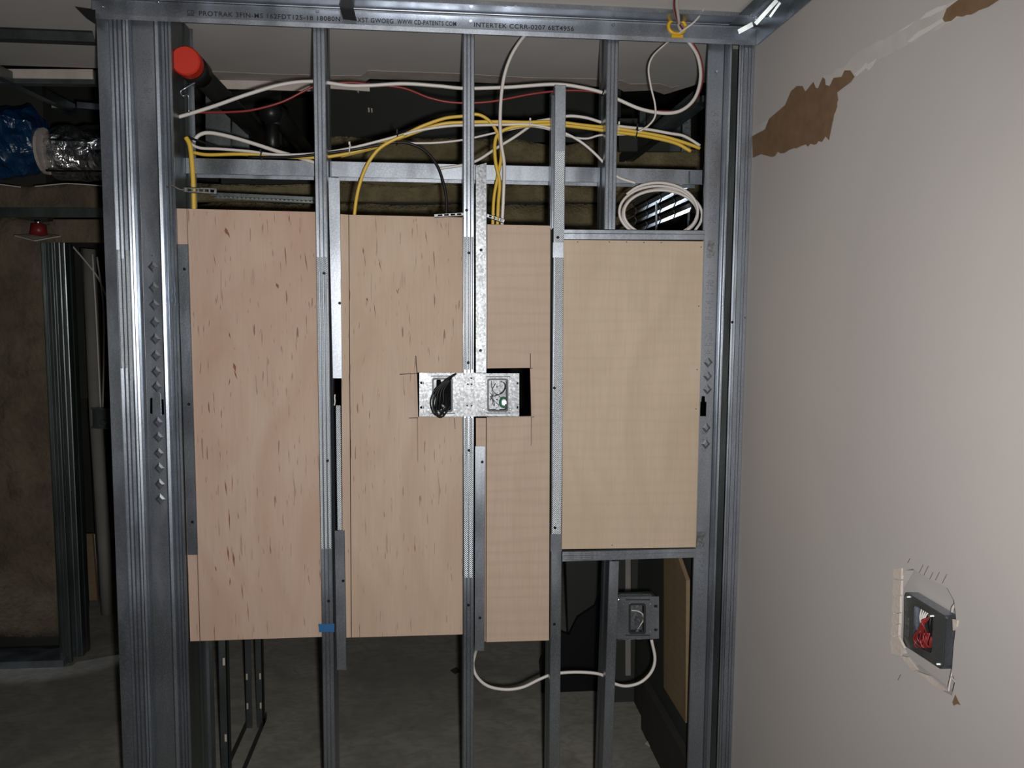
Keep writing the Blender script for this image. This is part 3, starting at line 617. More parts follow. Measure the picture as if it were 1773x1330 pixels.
# ================================================================== ELECTRICAL BOXES
def rr(cx, cy, hw, hh, r, n=4):
    out = []
    for sx, sy, a0 in ((1, -1, -90), (1, 1, 0), (-1, 1, 90), (-1, -1, 180)):
        for k in range(n+1):
            a = math.radians(a0+90*k/n); out.append((cx+sx*(hw-r)+r*math.cos(a), cy+sy*(hh-r)+r*math.sin(a)))
    return out
def ebox(name, x0, y0, x1, y1, op, Y, label, mring='bright', key=1):
    root = empty(name, at((x0+x1)/2, y1, Y), label, 'electrical box')
    ox0, oy0, ox1, oy1 = op; cx, cy = (ox0+ox1)/2, (oy0+oy1)/2; hw, hh = (ox1-ox0)/2, (oy1-oy0)/2
    keys = []
    side = x0 if key > 0 else x1
    for ky in (y0+.23*(y1-y0), y0+.79*(y1-y0)): keys.append(rr(side+key*5, ky, 3.8, 2.2, 2.1, 2))
    slots = [[(cx-22, y), (cx+26, y), (cx+26, y+1.6), (cx-22, y+1.6)] for y in ()]
    bm = bmesh.new(); slab(bm, [pipix([(x0, y0), (x1, y0), (x1, y1), (x0, y1)], Y), pipix(rr(cx, cy, hw, hh, 4), Y)] + [pipix(k, Y) for k in keys], (0, .0015, 0))
    rg = link('mounting_plate', bm, mring, root)
    # raised centre of the ring with two long folds
    bm = bmesh.new(); slab(bm, [pipix(rr(cx+key*3, cy, hw+17, hh+7, 5), Y-.002), pipix(rr(cx, cy, hw+.2, hh+.2, 4), Y-.002)], (0, .002, 0)); link('raised_field', bm, mring, rg)
    for y in (y0+5, y1-6.5):
        plate('fold', [(cx-20, y), (cx+22, y), (cx+22, y+1.6), (cx-20, y+1.6)], Y-.003, .003, 'collar', rg)
    # collar
    bm = bmesh.new(); slab(bm, [pipix(rr(cx, cy, hw, hh, 4), Y-.004), pipix(rr(cx, cy, hw-3, hh-3, 3), Y-.004)], (0, .016, 0)); link('collar', bm, 'collar', root)
    for sy in (-1, 1):
        o = plate('screw_ear', [(cx-3, cy+sy*(hh-3)), (cx+3, cy+sy*(hh-3)), (cx+2, cy+sy*(hh-7)), (cx-2, cy+sy*(hh-7))], Y+.001, .0015, 'bright', root)
    # box body: back and four sides
    a, b = at(x0+5, y0+3, Y+.014), at(x1-5, y1-3, Y+.014); bd = .045
    bm = bmesh.new(); box(bm, (a.x, Y+.012+bd, b.z), (b.x, Y+.014+bd, a.z))
    for (p, q) in (((a.x, b.z), (a.x+.0015, a.z)), ((b.x-.0015, b.z), (b.x, a.z)), ((a.x, b.z), (b.x, b.z+.0015)), ((a.x, a.z-.0015), (b.x, a.z))):
        box(bm, (p[0], Y+.002, p[1]), (q[0], Y+.012+bd, q[1]))
    link('box_body', bm, 'bright', root)
    for kx, ky in ((.2, .18), (.8, .18), (.2, .84), (.8, .84)):
        screw(x0+(x1-x0)*kx, y0+(y1-y0)*ky, Y-.0022, root, 'chrome', .003)
    return root, (cx, cy, hw, hh)
b1, o1 = ebox('electrical_box', 726, 645.5, 802.5, 721.5, (748, 654.5, 784, 713.5), 1.9965, 'bright steel box left of the middle stud stuffed with black cable')
b2, o2 = ebox('electrical_box', 822.5, 646.5, 899, 721, (843.5, 655.5, 880, 713), 1.9965, 'bright steel box right of the middle stud with bare wires inside', key=-1)
cp = plate('bracket_strap', [(803, 645.5), (822.5, 645.5), (822.5, 721.5), (803, 721.5)], 1.9960, .0013, 'bright', b2)
for s in ((811, 628), ): screw(*s, 1.9965, c3)
for s in ((816, 655), (810, 665.5), (816.5, 665.5), (809, 702.5), (816.5, 702.5)): screw(*s, 1.9957, b2, 'screw', .0023)
for s in ((797, 663), (797, 704)): screw(*s, 1.9960, b1, 'screw', .0011)
for s in ((829, 663), (829, 704)): screw(*s, 1.9960, b2, 'screw', .0011)
# black cable bundle folded into the left opening
bun = empty('black_cable', at(764, 715, 1.985), 'folded bundle of black cable poking out of the left box', 'cable')
bm = bmesh.new(); slab(bm, [pipix(rr(769, 684, 13, 28, 5), 2.01)], (0, .03, 0)); link('interior_shade', bm, 'void', bun)  # matt black block stands in for the shade inside the box
for dx, dy, yy, bw in ((0, 0, 1.986, 0), (4.5, -.5, 1.980, 1), (9, 2, 1.986, 3), (14, -3, 1.990, 5), (19, -8, 1.994, 8), (6, 3, 1.992, -1)):
    cable('strand', [(790, 647, 1.990+.002*bw*.1), (783, 650.5+bw*.2, 1.986), (770+dx*.45, 659, yy), (753+dx*.8, 676, yy-.004), (745.5+dx+bw*.4, 694, yy-.005), (747.5+dx*.9, 709+dy*.6, yy-.003), (753+dx*.75, 718+dy, yy-.002), (761+dx*.7, 719+dy, yy+.001), (766+dx*.8, 709+dy, yy+.006), (768+dx*.6, 694, yy+.014), (769+dx*.4, 680, yy+.024)], 'blk', .0021, parent=bun)
bm = bmesh.new(); tube(bm, cr([at(765, 701, 1.982), at(767, 703, 1.98), at(770, 705.5, 1.982)]), .0035, 8); link('steel_clamp', bm, 'bright', bun)
# wires in the right box
wr = empty('bare_wires', at(860, 708, 2.02), 'thin bare wires curled inside the right box', 'wire')
rg_ = random.Random(4)
def px3(x, y, Y): return (x, y, Y)
for pts in ([(851, 660), (852, 672), (858, 682), (868, 682), (875, 673), (874, 664), (866, 660)], [(868, 660), (874, 666), (872, 676), (862, 684), (850, 687)], [(848, 680), (855, 686), (862, 684), (870, 692)], [(849, 693), (854, 684), (852, 676), (858, 664)], [(848, 686), (856, 694), (864, 702)], [(851, 682), (853, 692), (854, 700), (856, 703), (856, 698), (852, 690)]):
    cable('wire', [(x, y, 2.02+.01*rg_.random()) for x, y in pts], 'dgrey', .0008, parent=wr)
bm = bmesh.new(); tube(bm, cr([at(x, y, 2.03) for x, y in ((877, 690), (870, 689), (866, 696), (868, 703), (875, 705), (877, 700))]), .0028, 8); link('ground_screw_loop', bm, 'green', wr)
bm = bmesh.new(); cyl(bm, at(873, 697, 2.035), at(873, 697, 2.025), .005, 10); link('ground_screw', bm, 'chrome', wr)
for x, y in ((860.5, 670), (860.5, 692)): screw(x, y, 2.054, b2, 'screw', .0022)
# lower right box, hanging on its stud and turned slightly
b3, o3 = ebox('electrical_box', 1064, 1033, 1141, 1106, (1089, 1045, 1118, 1098), 2.025, 'dim steel box hanging under the birch panel from the lower stud', 'steel', key=-1)
plate('side_flange', [(1052, 1036), (1068, 1034), (1067, 1104), (1053, 1107)], 2.021, .0012, 'steel', b3)
plate('top_edge', [(1068, 1032), (1075, 1028), (1126, 1028), (1130, 1032)], 2.05, .002, 'dsteel', b3)
w3 = empty('wire_curl', at(1105, 1095, 2.05), 'white and dark wires curled in the dim lower box', 'wire')
cable('wire', [(1093, 1057, 2.03), (1103, 1058, 2.03), (1112, 1063, 2.03), (1114, 1073, 2.03), (1109, 1082, 2.035), (1104, 1090, 2.05)], 'white', .0016, parent=w3)
cable('wire', [(1103, 1068, 2.05), (1101, 1076, 2.05), (1107, 1081, 2.045), (1112, 1074, 2.045), (1106, 1068, 2.05)], 'dgrey', .0022, parent=w3)
# wall box in the right wall
XB = XW + .004
wb = empty('wall_box', atX(1600, 1158, XB), 'steel box with red wires in the broken hole of the grey wall', 'electrical box')
ring = [(1569, 1027), (1633, 1066), (1636, 1072), (1632, 1152), (1627, 1158), (1569, 1120), (1565, 1112), (1567, 1032)]
inn = [(1583, 1048), (1614, 1066), (1615, 1070), (1613, 1128), (1611, 1131), (1582, 1117), (1580, 1113), (1581, 1052)]
def wx(pts, dx): return [atX(x, y, XB) + V((dx, 0, 0)) for x, y in pts]
bm = bmesh.new(); slab(bm, [wx(ring, 0), wx(inn, 0)], (.0015, 0, 0)); link('front_plate', bm, 'dsteel', wb)
bm = bmesh.new()
P = wx(ring, .002)
for i in range(8):
    a, b = P[i], P[(i+1) % 8]; bm.faces.new([bm.verts.new(v) for v in (a, b, b+V((.020, 0, 0)), a+V((.020, 0, 0)))])
bm.faces.new([bm.verts.new(p+V((.0200, 0, 0))) for p in P]); link('box_body', bm, 'steel', wb, False, .001)
bm = bmesh.new(); slab(bm, [wx([(1570, 1072), (1573, 1070), (1574, 1074), (1573, 1102), (1571, 1104), (1569, 1100)], -.0006)], (.0006, 0, 0)); link('slot', bm, 'bright', wb)
for x, y in ((1572, 1034), (1612, 1067), (1623, 1150)):
    p = wx([(x, y)], 0)[0]; bm = bmesh.new(); cyl(bm, p, p-V((.003, 0, 0)), .003, 8); link('screw', bm, 'chrome', wb)
def wcable(pts, m, r, nm='wire', par=wb):
    bm = bmesh.new(); tube(bm, cr([atX(x, y, XB)+V((d, 0, 0)) for x, y, d in pts]), r, 7); return link(nm, bm, m, par, True)
for k, (a, b, c_) in enumerate(((1586, 1104, 1598), (1590, 1100, 1603), (1594, 1106, 1600), (1598, 1098, 1608), (1583, 1108, 1594), (1602, 1104, 1610))):
    wcable([(1610-k, 1065+k, .004), (1606-k*.8, 1075, -.001-.001*k), ((a+1606)/2, 1088, -.003), (a, b, -.004+.0015*k), (a+2, b+12, .000), (c_-2, 1121, .003), (c_+1, 1112, .001), (c_+2, 1096, .005)], 'red', .0014)
for k in range(4): wcable([(1590+k*4, 1054+k*2, .006), (1593+k*3, 1068, .0), (1596+k*2, 1080, -.002), (1589+k, 1096, .002)], 'white', .0013)
wcable([(1612, 1067, .0), (1612, 1085, -.002), (1611, 1104, .004)], 'blk', .0022)
wcable([(1651, 1033, .022), (1647, 1042, .012), (1640, 1052, .010), (1636, 1060, .012)], 'white', .0022)
tag(wcable([(1646, 1134, .006), (1645, 1160, .004), (1640, 1185, .004), (1636, 1200, .006)], 'white', .0014, 'loose_wire', None), 'thin white wire hanging below the wall box', 'wire')
tag(wcable([(1646, 1172, .0), (1656, 1183, -.001), (1658, 1196, -.002), (1660, 1206, .0)], 'mud', .0012, 'torn_fibre', None), 'curled torn paper fibre below the wall box', 'paper scrap')
# ================================================================== CABLES
CY = 2.045
def C(name, pts, m, r, label, y=CY, group='cables strung through the stud wall'):
    P = []
    for p in pts: P.append(p if len(p) == 3 else (p[0], p[1], y))
    return cable(name, P, m, r, label, 8, None, group)
C('white_cable', [(300, 205), (322, 199), (370, 184), (430, 163), (490, 146), (545, 141), (600, 148), (640, 148), (700, 145), (760, 149), (805, 153), (880, 151), (960, 146), (1010, 152), (1048, 162), (1072, 173), (1110, 189), (1150, 196), (1180, 191), (1203, 170), (1213, 135), (1208, 98), (1190, 70), (1176, 55, 2.02)], 'white', .0045, 'thick white cable running highest through all bays and looping up at the right', 2.05)
C('red_cable', [(330, 195), (400, 194), (440, 190), (490, 176), (545, 150), (600, 143), (650, 147), (700, 153), (745, 170), (790, 178), (850, 176), (920, 163), (975, 157), (1020, 158), (1048, 164), (1075, 174), (1110, 188), (1150, 193), (1184, 190), (1207, 168), (1217, 133), (1211, 96), (1194, 68), (1179, 53, 2.02)], 'red', .0028, 'thin dark red cable sagging below the top white cable', 2.062)
C('white_cable', [(915, 54), (900, 72), (885, 97), (874, 128), (868, 165), (866, 210), (868, 250), (873, 285), (872, 330), (869, 395, 2.04)], 'white', .0042, 'white cable dropping vertically in front of the yellow bundle', 2.03)
C('yellow_cable', [(334, 264), (360, 268), (420, 267), (480, 271), (545, 273), (590, 268), (640, 256), (690, 238), (730, 219), (770, 205), (803, 201), (825, 198), (842, 205), (855, 219), (865, 240), (868, 270), (862, 305), (855, 345), (853, 395)], 'yellow', .0042, 'yellow cable arching over the middle stud then dropping to the third sheet', 2.055)
C('yellow_cable', [(590, 270), (650, 255), (700, 236), (760, 216), (803, 212), (860, 211), (910, 212), (960, 211), (1010, 217), (1060, 222), (1100, 228), (1150, 237), (1185, 247), (1212, 257)], 'yellow', .0045, 'yellow cable crossing level through the right bays', 2.06)
C('yellow_cable', [(1196, 262), (1170, 248), (1130, 238), (1100, 233), (1060, 228), (1010, 221), (960, 216), (920, 217), (885, 221), (864, 231), (857, 248), (858, 280), (865, 315), (863, 350), (861, 395)], 'yellow', .0045, 'yellow cable curving down beside the middle plate from the right bundle', 2.052)
C('yellow_cable', [(700, 235), (678, 244), (655, 259), (636, 285), (624, 315), (617, 345), (613, 378)], 'yellow', .0042, 'yellow cable bowing down to the top of the second sheet', 2.04)
C('yellow_cable', [(322, 238), (329, 253), (333, 290), (335, 330), (336, 366)], 'yellow', .0058, 'thick yellow cable dropping beside the left post', 2.035)
C('white_cable', [(326, 246), (345, 256), (380, 258), (430, 262), (480, 268), (545, 266), (600, 258), (650, 246), (688, 236), (730, 225), (780, 218), (820, 217), (870, 216), (920, 216), (965, 226), (1000, 242), (1030, 266), (1062, 300), (1075, 309), (1100, 317)], 'white', .0034, 'white cable tied along the yellow bundle, slanting down at the right', 2.05)
C('white_cable', [(335, 245), (345, 234), (362, 230), (395, 236), (440, 249), (480, 262), (515, 272), (545, 282)], 'white', .0048, 'white cable humping over the left end of the bundle', 2.08)
C('white_cable', [(688, 246), (720, 248), (760, 247), (803, 242), (840, 234), (880, 225), (917, 219), (950, 224), (985, 236), (1015, 240), (1040, 234), (1075, 233), (1100, 232)], 'white', .0026, 'slim white cable sagging behind the middle stud', 2.058)
C('white_cable', [(760, 292), (800, 286), (828, 277), (862, 255), (890, 238), (917, 219)], 'white', .0036, 'white cable rising steeply from the cross channel to the tie', 2.07)
C('white_cable', [(930, 210), (955, 206), (985, 201), (1015, 204), (1042, 212), (1075, 219), (1120, 224), (1160, 231), (1185, 236), (1212, 252)], 'white', .0038, 'white cable above the yellow ones entering the right post', 2.066)
C('black_cable', [(430, 272), (500, 272), (560, 266), (620, 258), (680, 247), (710, 249), (738, 263), (758, 289), (769, 322), (773, 350), (772, 385)], 'blk', .0036, 'black cable arching down to the second sheet', 2.045)
C('black_cable', [(326, 238), (350, 246), (400, 262), (460, 270)], 'blk', .0028, 'thin black cable entering from the left post', 2.07)
C('white_wire', [(1228, -2, 1.86), (1216, 20, 1.92), (1202, 38, 1.95), (1178, 56, 1.975), (1150, 78), (1130, 98), (1123, 120), (1127, 150), (1134, 180), (1134, 202), (1122, 218), (1104, 229)], 'white', .0024, 'thin white wire looping from the yellow grommet to the bundle', 2.035)
C('white_cable', [(1172, -10, 1.83), (1172, 10, 1.88), (1175, 32, 1.935), (1176, 46, 1.972), (1184, 60, 1.99)], 'white', .0036, 'white cable coming over the track through the grommet', 2.0)
C('red_cable', [(1168, -10, 1.835), (1167, 12, 1.885), (1172, 34, 1.94), (1180, 48, 1.975), (1188, 60, 1.995)], 'red', .0024, 'red cable coming over the track beside the white one', 2.0)
C('white_cable', [(989, 21, 1.955), (1010, 13, 1.93), (1045, 3, 1.90), (1060, -6, 1.87)], 'white', .0024, 'white cable resting under the ceiling flange', 1.965)
C('white_cable', [(827, 1118, 2.02), (822, 1135), (819, 1152), (826, 1172), (845, 1188), (875, 1194), (905, 1190), (935, 1176), (960, 1167), (1000, 1164), (1040, 1168), (1062, 1183), (1085, 1188), (1110, 1181), (1128, 1163), (1134, 1140), (1128, 1108, 2.04)], 'white', .0042, 'white cable hanging in a wave below the plywood into the dim box', 2.045)
# coil behind header
coil = []
for k in range(3*16+9):
    a = math.radians(215) + k*2*math.pi/16; g = k//16
    ff = k/16; coil.append((1139+(66+3.2*math.sin(ff*2.3))*math.cos(a)+2.2*ff, 364+2.5*ff+(44+4*math.sin(ff*1.7+1))*math.sin(a), 2.045+ff*.006))
bm = bmesh.new(); tube(bm, cr([at(*p) for p in coil], 3), .0036, 8); tag(link('cable_coil', bm, 'white', None, True), 'coil of white cable hanging behind the header above the birch panel', 'cable coil')
# ties
def tie(px, py, w_, h_, rx, m, label, Y=2.05):
    c = at(px, py, Y); bm = bmesh.new(); pts = [c+V((math.cos(rx)*w_*math.cos(a)*.3, -.010*math.sin(a)*1.0, h_*math.cos(a))) for a in [2*math.pi*k/14 for k in range(15)]]
    tube(bm, pts, .0017, 6); box(bm, (c.x-.002, c.y-.013, c.z+h_*.8), (c.x+.002, c.y-.009, c.z+h_*1.5)); tag(link('cable_tie', bm, m), label, 'cable tie', 'cable ties')
tie(453, 270, .003, .009, 0, 'blk', 'black tie on the bundle in the first bay')
tie(688, 241, .006, .014, 0, 'blk', 'black tie where the yellow cable bows down')
tie(1102, 229, .006, .012, 0, 'blk', 'black tie on the bundle right of the upper stud')
tie(1043, 161, .004, .006, 0, 'blk', 'small black tie on the top white cable')
tie(606, 258, .003, .010, 0, 'white', 'white tie on the bundle in the second bay')
tie(917, 215, .003, .008, 0, 'white', 'white tie where the slanting cable joins')
tie(1070, 222, .003, .009, 0, 'white', 'white tie close beside the upper stud')
# yellow grommet on the track
gr = empty('grommet', at(1173, 62, 1.985), 'yellow plastic grommet on the ceiling track', 'grommet')
c = at(1172, 46, 1.981)
bm = bmesh.new(); tube(bm, [c+V((.021*math.cos(a), .0, .017*math.sin(a))) for a in [2*math.pi*k/20 for k in range(21)]], .0045, 8); link('ring', bm, 'ylw', gr, True)
bm = bmesh.new(); box(bm, (c.x-.012, c.y-.006, c.z+.013), (c.x+.024, c.y+.004, c.z+.022)); link('clip', bm, 'ylw', gr)
bm = bmesh.new(); box(bm, (c.x-.012, c.y, c.z-.026), (c.x+.016, c.y+.012, c.z-.019)); link('clip', bm, 'ylw', gr)
# black strap over the track, torn black film at the left, tape
bm = bmesh.new(); slab(bm, [pipix([(578, -25), (602, -25), (618, 36), (594, 33)], 1.962)], (0, .003, 0)); tag(link('black_strap', bm, 'blk'), 'black strap hanging over the printed ceiling track', 'strap')
tp = tag(plate('painters_tape', [(551, 1081), (579, 1080), (579, 1095), (573, 1094), (553, 1095)], 1.9955, .0006, 'tape'), 'strip of blue painter\'s tape on the first full stud', 'tape')
# ================================================================== PIPES behind the wall
def P3(px, py, Y): return at(px, py, Y)
sp = empty('sprinkler_pipe', P3(332, 140, 2.06), 'black pipe with red end cap running back from the left post', 'pipe')
a0 = P3(327, 111, 2.05); axis = V((0, 1, 0)); X0 = a0.x
c0 = V((a0.x, 2.02, a0.z))
bm = bmesh.new()
prof = [(0, .012), (0, .031), (.004, .034), (.034, .034), (.036, .030)]
prev = None
for d, r in prof:
    ring_ = [bm.verts.new(c0+V((r*math.cos(a), d, r*math.sin(a)))) for a in [2*math.pi*k/24 for k in range(24)]]
    if prev:
        for k in range(24): bm.faces.new((prev[k], prev[(k+1) % 24], ring_[(k+1) % 24], ring_[k]))
    else: bm.faces.new(ring_)
    prev = ring_
link('end_cap', bm, 'cap', sp)
bm = bmesh.new(); cyl(bm, c0+V((0, .036, 0)), c0+V((0, .048, 0)), .031, 24); link('brass_ring', bm, 'brass', sp, True)
bm = bmesh.new(); cyl(bm, c0+V((0, .048, 0)), c0+V((0, .11, 0)), .034, 24); link('coupling', bm, 'pipe', sp, True)
bm = bmesh.new(); cyl(bm, c0+V((0, .11, 0)), c0+V((0, 1.35, 0)), .027, 20); link('pipe_run', bm, 'pipe', sp, True)
hk = cable('pipe_hanger', [(338, 143, 2.03), (322, 152, 2.02), (313, 158, 2.02), (314, 164, 2.02), (318, 166, 2.02), (326, 166, 2.03), (327, 195, 2.03)], 'steel', .0022, 'thin bent wire hanger below the red cap', cat='hanger')
br = empty('pipe_fitting', P3(472, 262, 2.75), 'black pipe tee standing behind the first bay cables', 'pipe')
bm = bmesh.new(); cyl(bm, P3(472, 275, 2.75), P3(472, 205, 2.75), .022, 16); link('riser', bm, 'pipe', br, True)
bm = bmesh.new(); cyl(bm, P3(466, 196, 2.70), P3(484, 196, 2.85), .032, 16); link('tee', bm, 'pipe', br, True)
bm = bmesh.new(); cyl(bm, P3(472, 216, 2.75), P3(472, 212, 2.75), .024, 16); link('collar', bm, 'dsteel', br)
bm = bmesh.new(); cyl(bm, P3(480, 196, 2.75), P3(540, 275, 3.35), .028, 14); link('run', bm, 'pipe', br, True)
tag(plate('grey_sheet', [(356, 152), (399, 158), (399, 258), (356, 255)], 2.62, .02, 'dsteel'), 'grey metal panel behind the black pipe in the first bay', 'panel')
tag(plate('grey_sheet', [(402, 210), (430, 228), (432, 262), (402, 260)], 2.72, .02, 'dsteel'), 'small grey sheet beside the black pipe tee', 'panel')
# perforated furring behind first bay
ff = empty('furring_channel', at(460, 350, 2.45), 'perforated furring channel above the first plywood sheet', 'channel')
plate('face', [(365, 333), (560, 342), (560, 348), (365, 339)], 2.45, .002, 'dsteel', ff); plate('face', [(372, 341), (560, 350), (560, 353), (372, 344)], 2.44, .002, 'dsteel', ff)
for k in range(24): plate('slot', [(376+k*7.4, 340.0+k*.36), (380+k*7.4, 340.2+k*.36), (379+k*7.4, 342.2+k*.36), (375+k*7.4, 342+k*.36)], 2.438, .001, 'bright', ff)
# shiny duct straps low in the right upper bay
dz = empty('metal_duct', P3(1150, 390, 2.7), 'shiny ribbed metal duct glimpsed inside the cable coil', 'duct')
dx_ = atX(1208, 322, .88)
for k in range(6):
    Y0 = 2.42+k*.17; Y1 = Y0+.15
    bm = bmesh.new(); A = V((.765, Y0, 1.90)); n = 6
    for j in range(n):
        z0 = 1.905 - .018*j + .006*(j % 2)
        slab(bm, [[V((.765+.006*(j % 2), Y0, z0)), V((.765+.006*(j % 2), Y1, z0)), V((.765+.006*((j+1) % 2), Y1, z0-.014)), V((.765+.006*((j+1) % 2), Y0, z0-.014))]], (.004, 0, 0))
    link('duct_section', bm, 'chrome', dz)
for k, px in enumerate((1136, 1192)): plate('strap', [(px, 350+10*k), (px+2, 350+10*k), (px+2, 400), (px, 400)], 2.6, .01, 'bright', dz)
# tall dark pieces behind the right bay
for i, (x0, x1, y0, y1, Y, m, lb) in enumerate(((1108, 1118, 190, 262, 3.1, 'dsteel', 'grey stud far behind the right bay cables'), (1120, 1160, 190, 262, 3.15, 'dark', 'dark board standing far behind the right bay'), (1072, 1104, 205, 262, 3.0, 'dark', 'dark grey box unit behind the bundle tie'), (1160, 1184, 200, 262, 3.2, 'dsteel', 'dull metal sheet far behind the right bay'))):
    tag(plate(('metal_stud', 'gypsum_board', 'junction_unit', 'metal_sheet')[i], [(x0, y0), (x1, y0), (x1, y1), (x0, y1)], Y, .02, m), lb, ('stud', 'board', 'box', 'sheet')[i])
tag(plate('metal_sheet', [(1182, 190), (1196, 180), (1196, 262), (1182, 262)], 2.8, .01, 'bright'), 'bright metal sheet behind the loop of white cable', 'sheet')
bm = bmesh.new(); a, b = P3(1216, 165, 2.35), P3(1216, 165, 2.35); slab(bm, [[a, a+V((0, 0, -.018)), a+V((-.0, 1.1, -.018)), a+V((0, 1.1, 0))]], (.03, 0, 0)); tag(link('metal_rail', bm, 'dsteel'), 'dark rail running back above the right bay', 'rail')
bm = bmesh.new(); a = P3(1200, 158, 2.35); slab(bm, [[a, a+V((0, 0, -.03)), a+V((-.0, 1.1, -.03)), a+V((0, 1.1, 0))]], (.02, 0, 0)); tag(link('metal_rail', bm, 'dark'), 'second dark rail just left of the right post', 'rail')
# ================================================================== LEFT ROOM
# furring channel under the ceiling
p, q = atZ(-120, 50, ZC), atZ(168, 60, ZC)
hc = empty('ceiling_channel', V((-1.3, p.y, ZC-.03)), 'dark hat channel fixed under the ceiling left of the post', 'channel')
bm = bmesh.new(); y0 = (p.y+q.y)/2; pr = [(-.035, -.001), (-.028, -.003), (-.016, -.022), (.016, -.022), (.028, -.003), (.035, -.001)]
A = [bm.verts.new((-3, y0+y, ZC+z)) for y, z in pr]; B = [bm.verts.new((q.x, y0+y, ZC+z)) for y, z in pr]
for i in range(5): bm.faces.new((A[i], A[i+1], B[i+1], B[i]))
link('channel_body', bm, 'dsteel', hc, False, .001)
tag(plate('black_film', [(130, 12), (165, 17), (165, 42), (150, 32)], 1.97, .002, 'blk'), 'scrap of black film at the left end of the ceiling track', 'film')
tk = tag(plate('metal_track', [(-150, 120), (172, 122), (172, 146), (-150, 142)], 2.62, .03, 'dsteel'), 'dark track hanging beyond the ceiling edge in the left room', 'track')
bm = bmesh.new(); a = P3(-10, 122, 2.50); b = P3(124, 188, 3.3)
tube(bm, [a, b], .022, 4); tag(link('metal_brace', bm, 'dsteel'), 'diagonal metal brace above the blue film', 'brace')
bm = bmesh.new(); tube(bm, [P3(96, 180, 3.2), P3(130, 196, 3.45)], .02, 4); tag(link('metal_bracket', bm, 'bright'), 'shiny bracket at the end of the diagonal brace', 'bracket')
tag(plate('metal_track', [(133, 176), (174, 180), (174, 190), (133, 187)], 3.3, .02, 'steel'), 'short pale track end above the foil duct', 'track')
def crumple(name, a, b, r, m, label, cat, nl=34, seg=24, amp=.12, flat=1.0):
    bm = bmesh.new(); rings = []; a, b = V(a), V(b)
    for i in range(nl+1):
        p = a.lerp(b, i/nl); rr_ = r*(1-.3*(abs(2*i/nl-1)**8))
        rg = []
        for k in range(seg):
            an = 2*math.pi*k/seg; s = V((p.x*9, math.cos(an)*2.2, math.sin(an)*2.2))
            q = rr_*(1+amp*noise.noise(s*1.3)+amp*.6*noise.noise(s*3.1)); rg.append(bm.verts.new(p+V((0, math.cos(an)*q*flat, math.sin(an)*q))))
        rings.append(rg)
    for A, B in zip(rings, rings[1:]):
        for k in range(seg): bm.faces.new((A[k], A[(k+1) % seg], B[(k+1) % seg], B[k]))
    bm.faces.new(rings[0]); bm.faces.new(rings[-1][::-1])
    return tag(link(name, bm, m, None, False), label, cat)
crumple('foil_duct', P3(84, 264, 3.28), P3(230, 268, 3.28), .098, 'foil', 'crumpled silver foil duct in the left room', 'duct', 44, 26, .16)
crumple('blue_film', P3(-160, 246, 3.22), P3(75, 246, 3.22), .125, 'blue', 'dark blue plastic film wrapped round the duct at far left', 'plastic film', 40, 24, .22)
bm = bmesh.new(); cyl(bm, P3(76, 262, 3.22), P3(81, 262, 3.22), .085, 20); tag(link('duct_collar', bm, 'paper'), 'pale rim of the duct between blue film and foil', 'duct collar')
tag(cable('hanger_rod', [(80, 295, 3.12), (130, 296, 3.12), (190, 297, 3.12)], 'blk', .004, 'x'), 'thin black rod under the foil duct', 'rod')
cable('thin_wire', [(-20, 318, 3.1), (5, 320, 3.1), (36, 324, 3.1)], 'white', .002, 'short white wire at the far left under the blue film')
cable('thin_wire', [(60, 323, 3.1), (90, 320, 3.1), (120, 318, 3.1), (180, 322, 3.1)], 'white', .002, 'long thin white wire under the foil duct')
tag(plate('metal_track', [(-160, 359), (190, 360), (190, 376), (-160, 376)], 3.46, .02, 'dsteel'), 'dull horizontal track across the mineral wool in the left room', 'track')
hs = empty('fire_sprinkler', P3(67, 412, 3.35), 'small red capped sprinkler head in the left room', 'sprinkler')
bm = bmesh.new(); cyl(bm, P3(67, 408, 3.38), P3(67, 388, 3.38), .032, 16, .026); link('red_cap', bm, 'red', hs, True)
bm = bmesh.new(); cyl(bm, P3(66, 388, 3.38), P3(66, 382, 3.38), .011, 10); link('stem', bm, 'chrome', hs, True)
bm = bmesh.new(); slab(bm, [[P3(25, 409, 3.30), P3(60, 418, 3.25), P3(105, 410, 3.32), P3(80, 406, 3.44)]], (0, 0, .004)); link('escutcheon', bm, 'paper', hs)
# far studs seen through the gap left of the post
stud('metal_stud', (72, 420), (103, 1078), .040, -1, 'tall stud at the end of the brown mineral wool', Y=3.48, depth=.02, zt=None, zb=0, m='dsteel')
sA = stud('metal_stud', (86, 420), (116, 1078), .058, 1, 'second stud standing close right of the wool end', Y=3.54, depth=.08, zt=None, zb=0, m='dsteel')
stud('metal_stud', (107, 426), (128, 900), .030, 1, 'narrow dark stud further back in the left gap', Y=4.1, depth=.06, zt=None, zb=0, m='dsteel', rib=FLAT)
stud('metal_stud', (140, 430), (164, 900), .026, -1, 'pale edged stud beside the grey conduit', Y=4.15, depth=.06, zt=None, zb=0, m='steel', rib=FLAT)
tag(plate('gypsum_board', [(118, 436), (142, 436), (156, 690), (132, 690)], 4.3, .02, 'dark'), 'dark board between the far studs', 'board')
bm = bmesh.new(); tube(bm, [P3(154, 432, 4.05), P3(166, 720, 4.05), P3(182, 970, 4.05), V((P3(184, 1000, 4.05).x, 4.05, 0))], .030, 12); tag(link('conduit', bm, 'grey', None, True), 'grey conduit standing in the left gap', 'conduit')
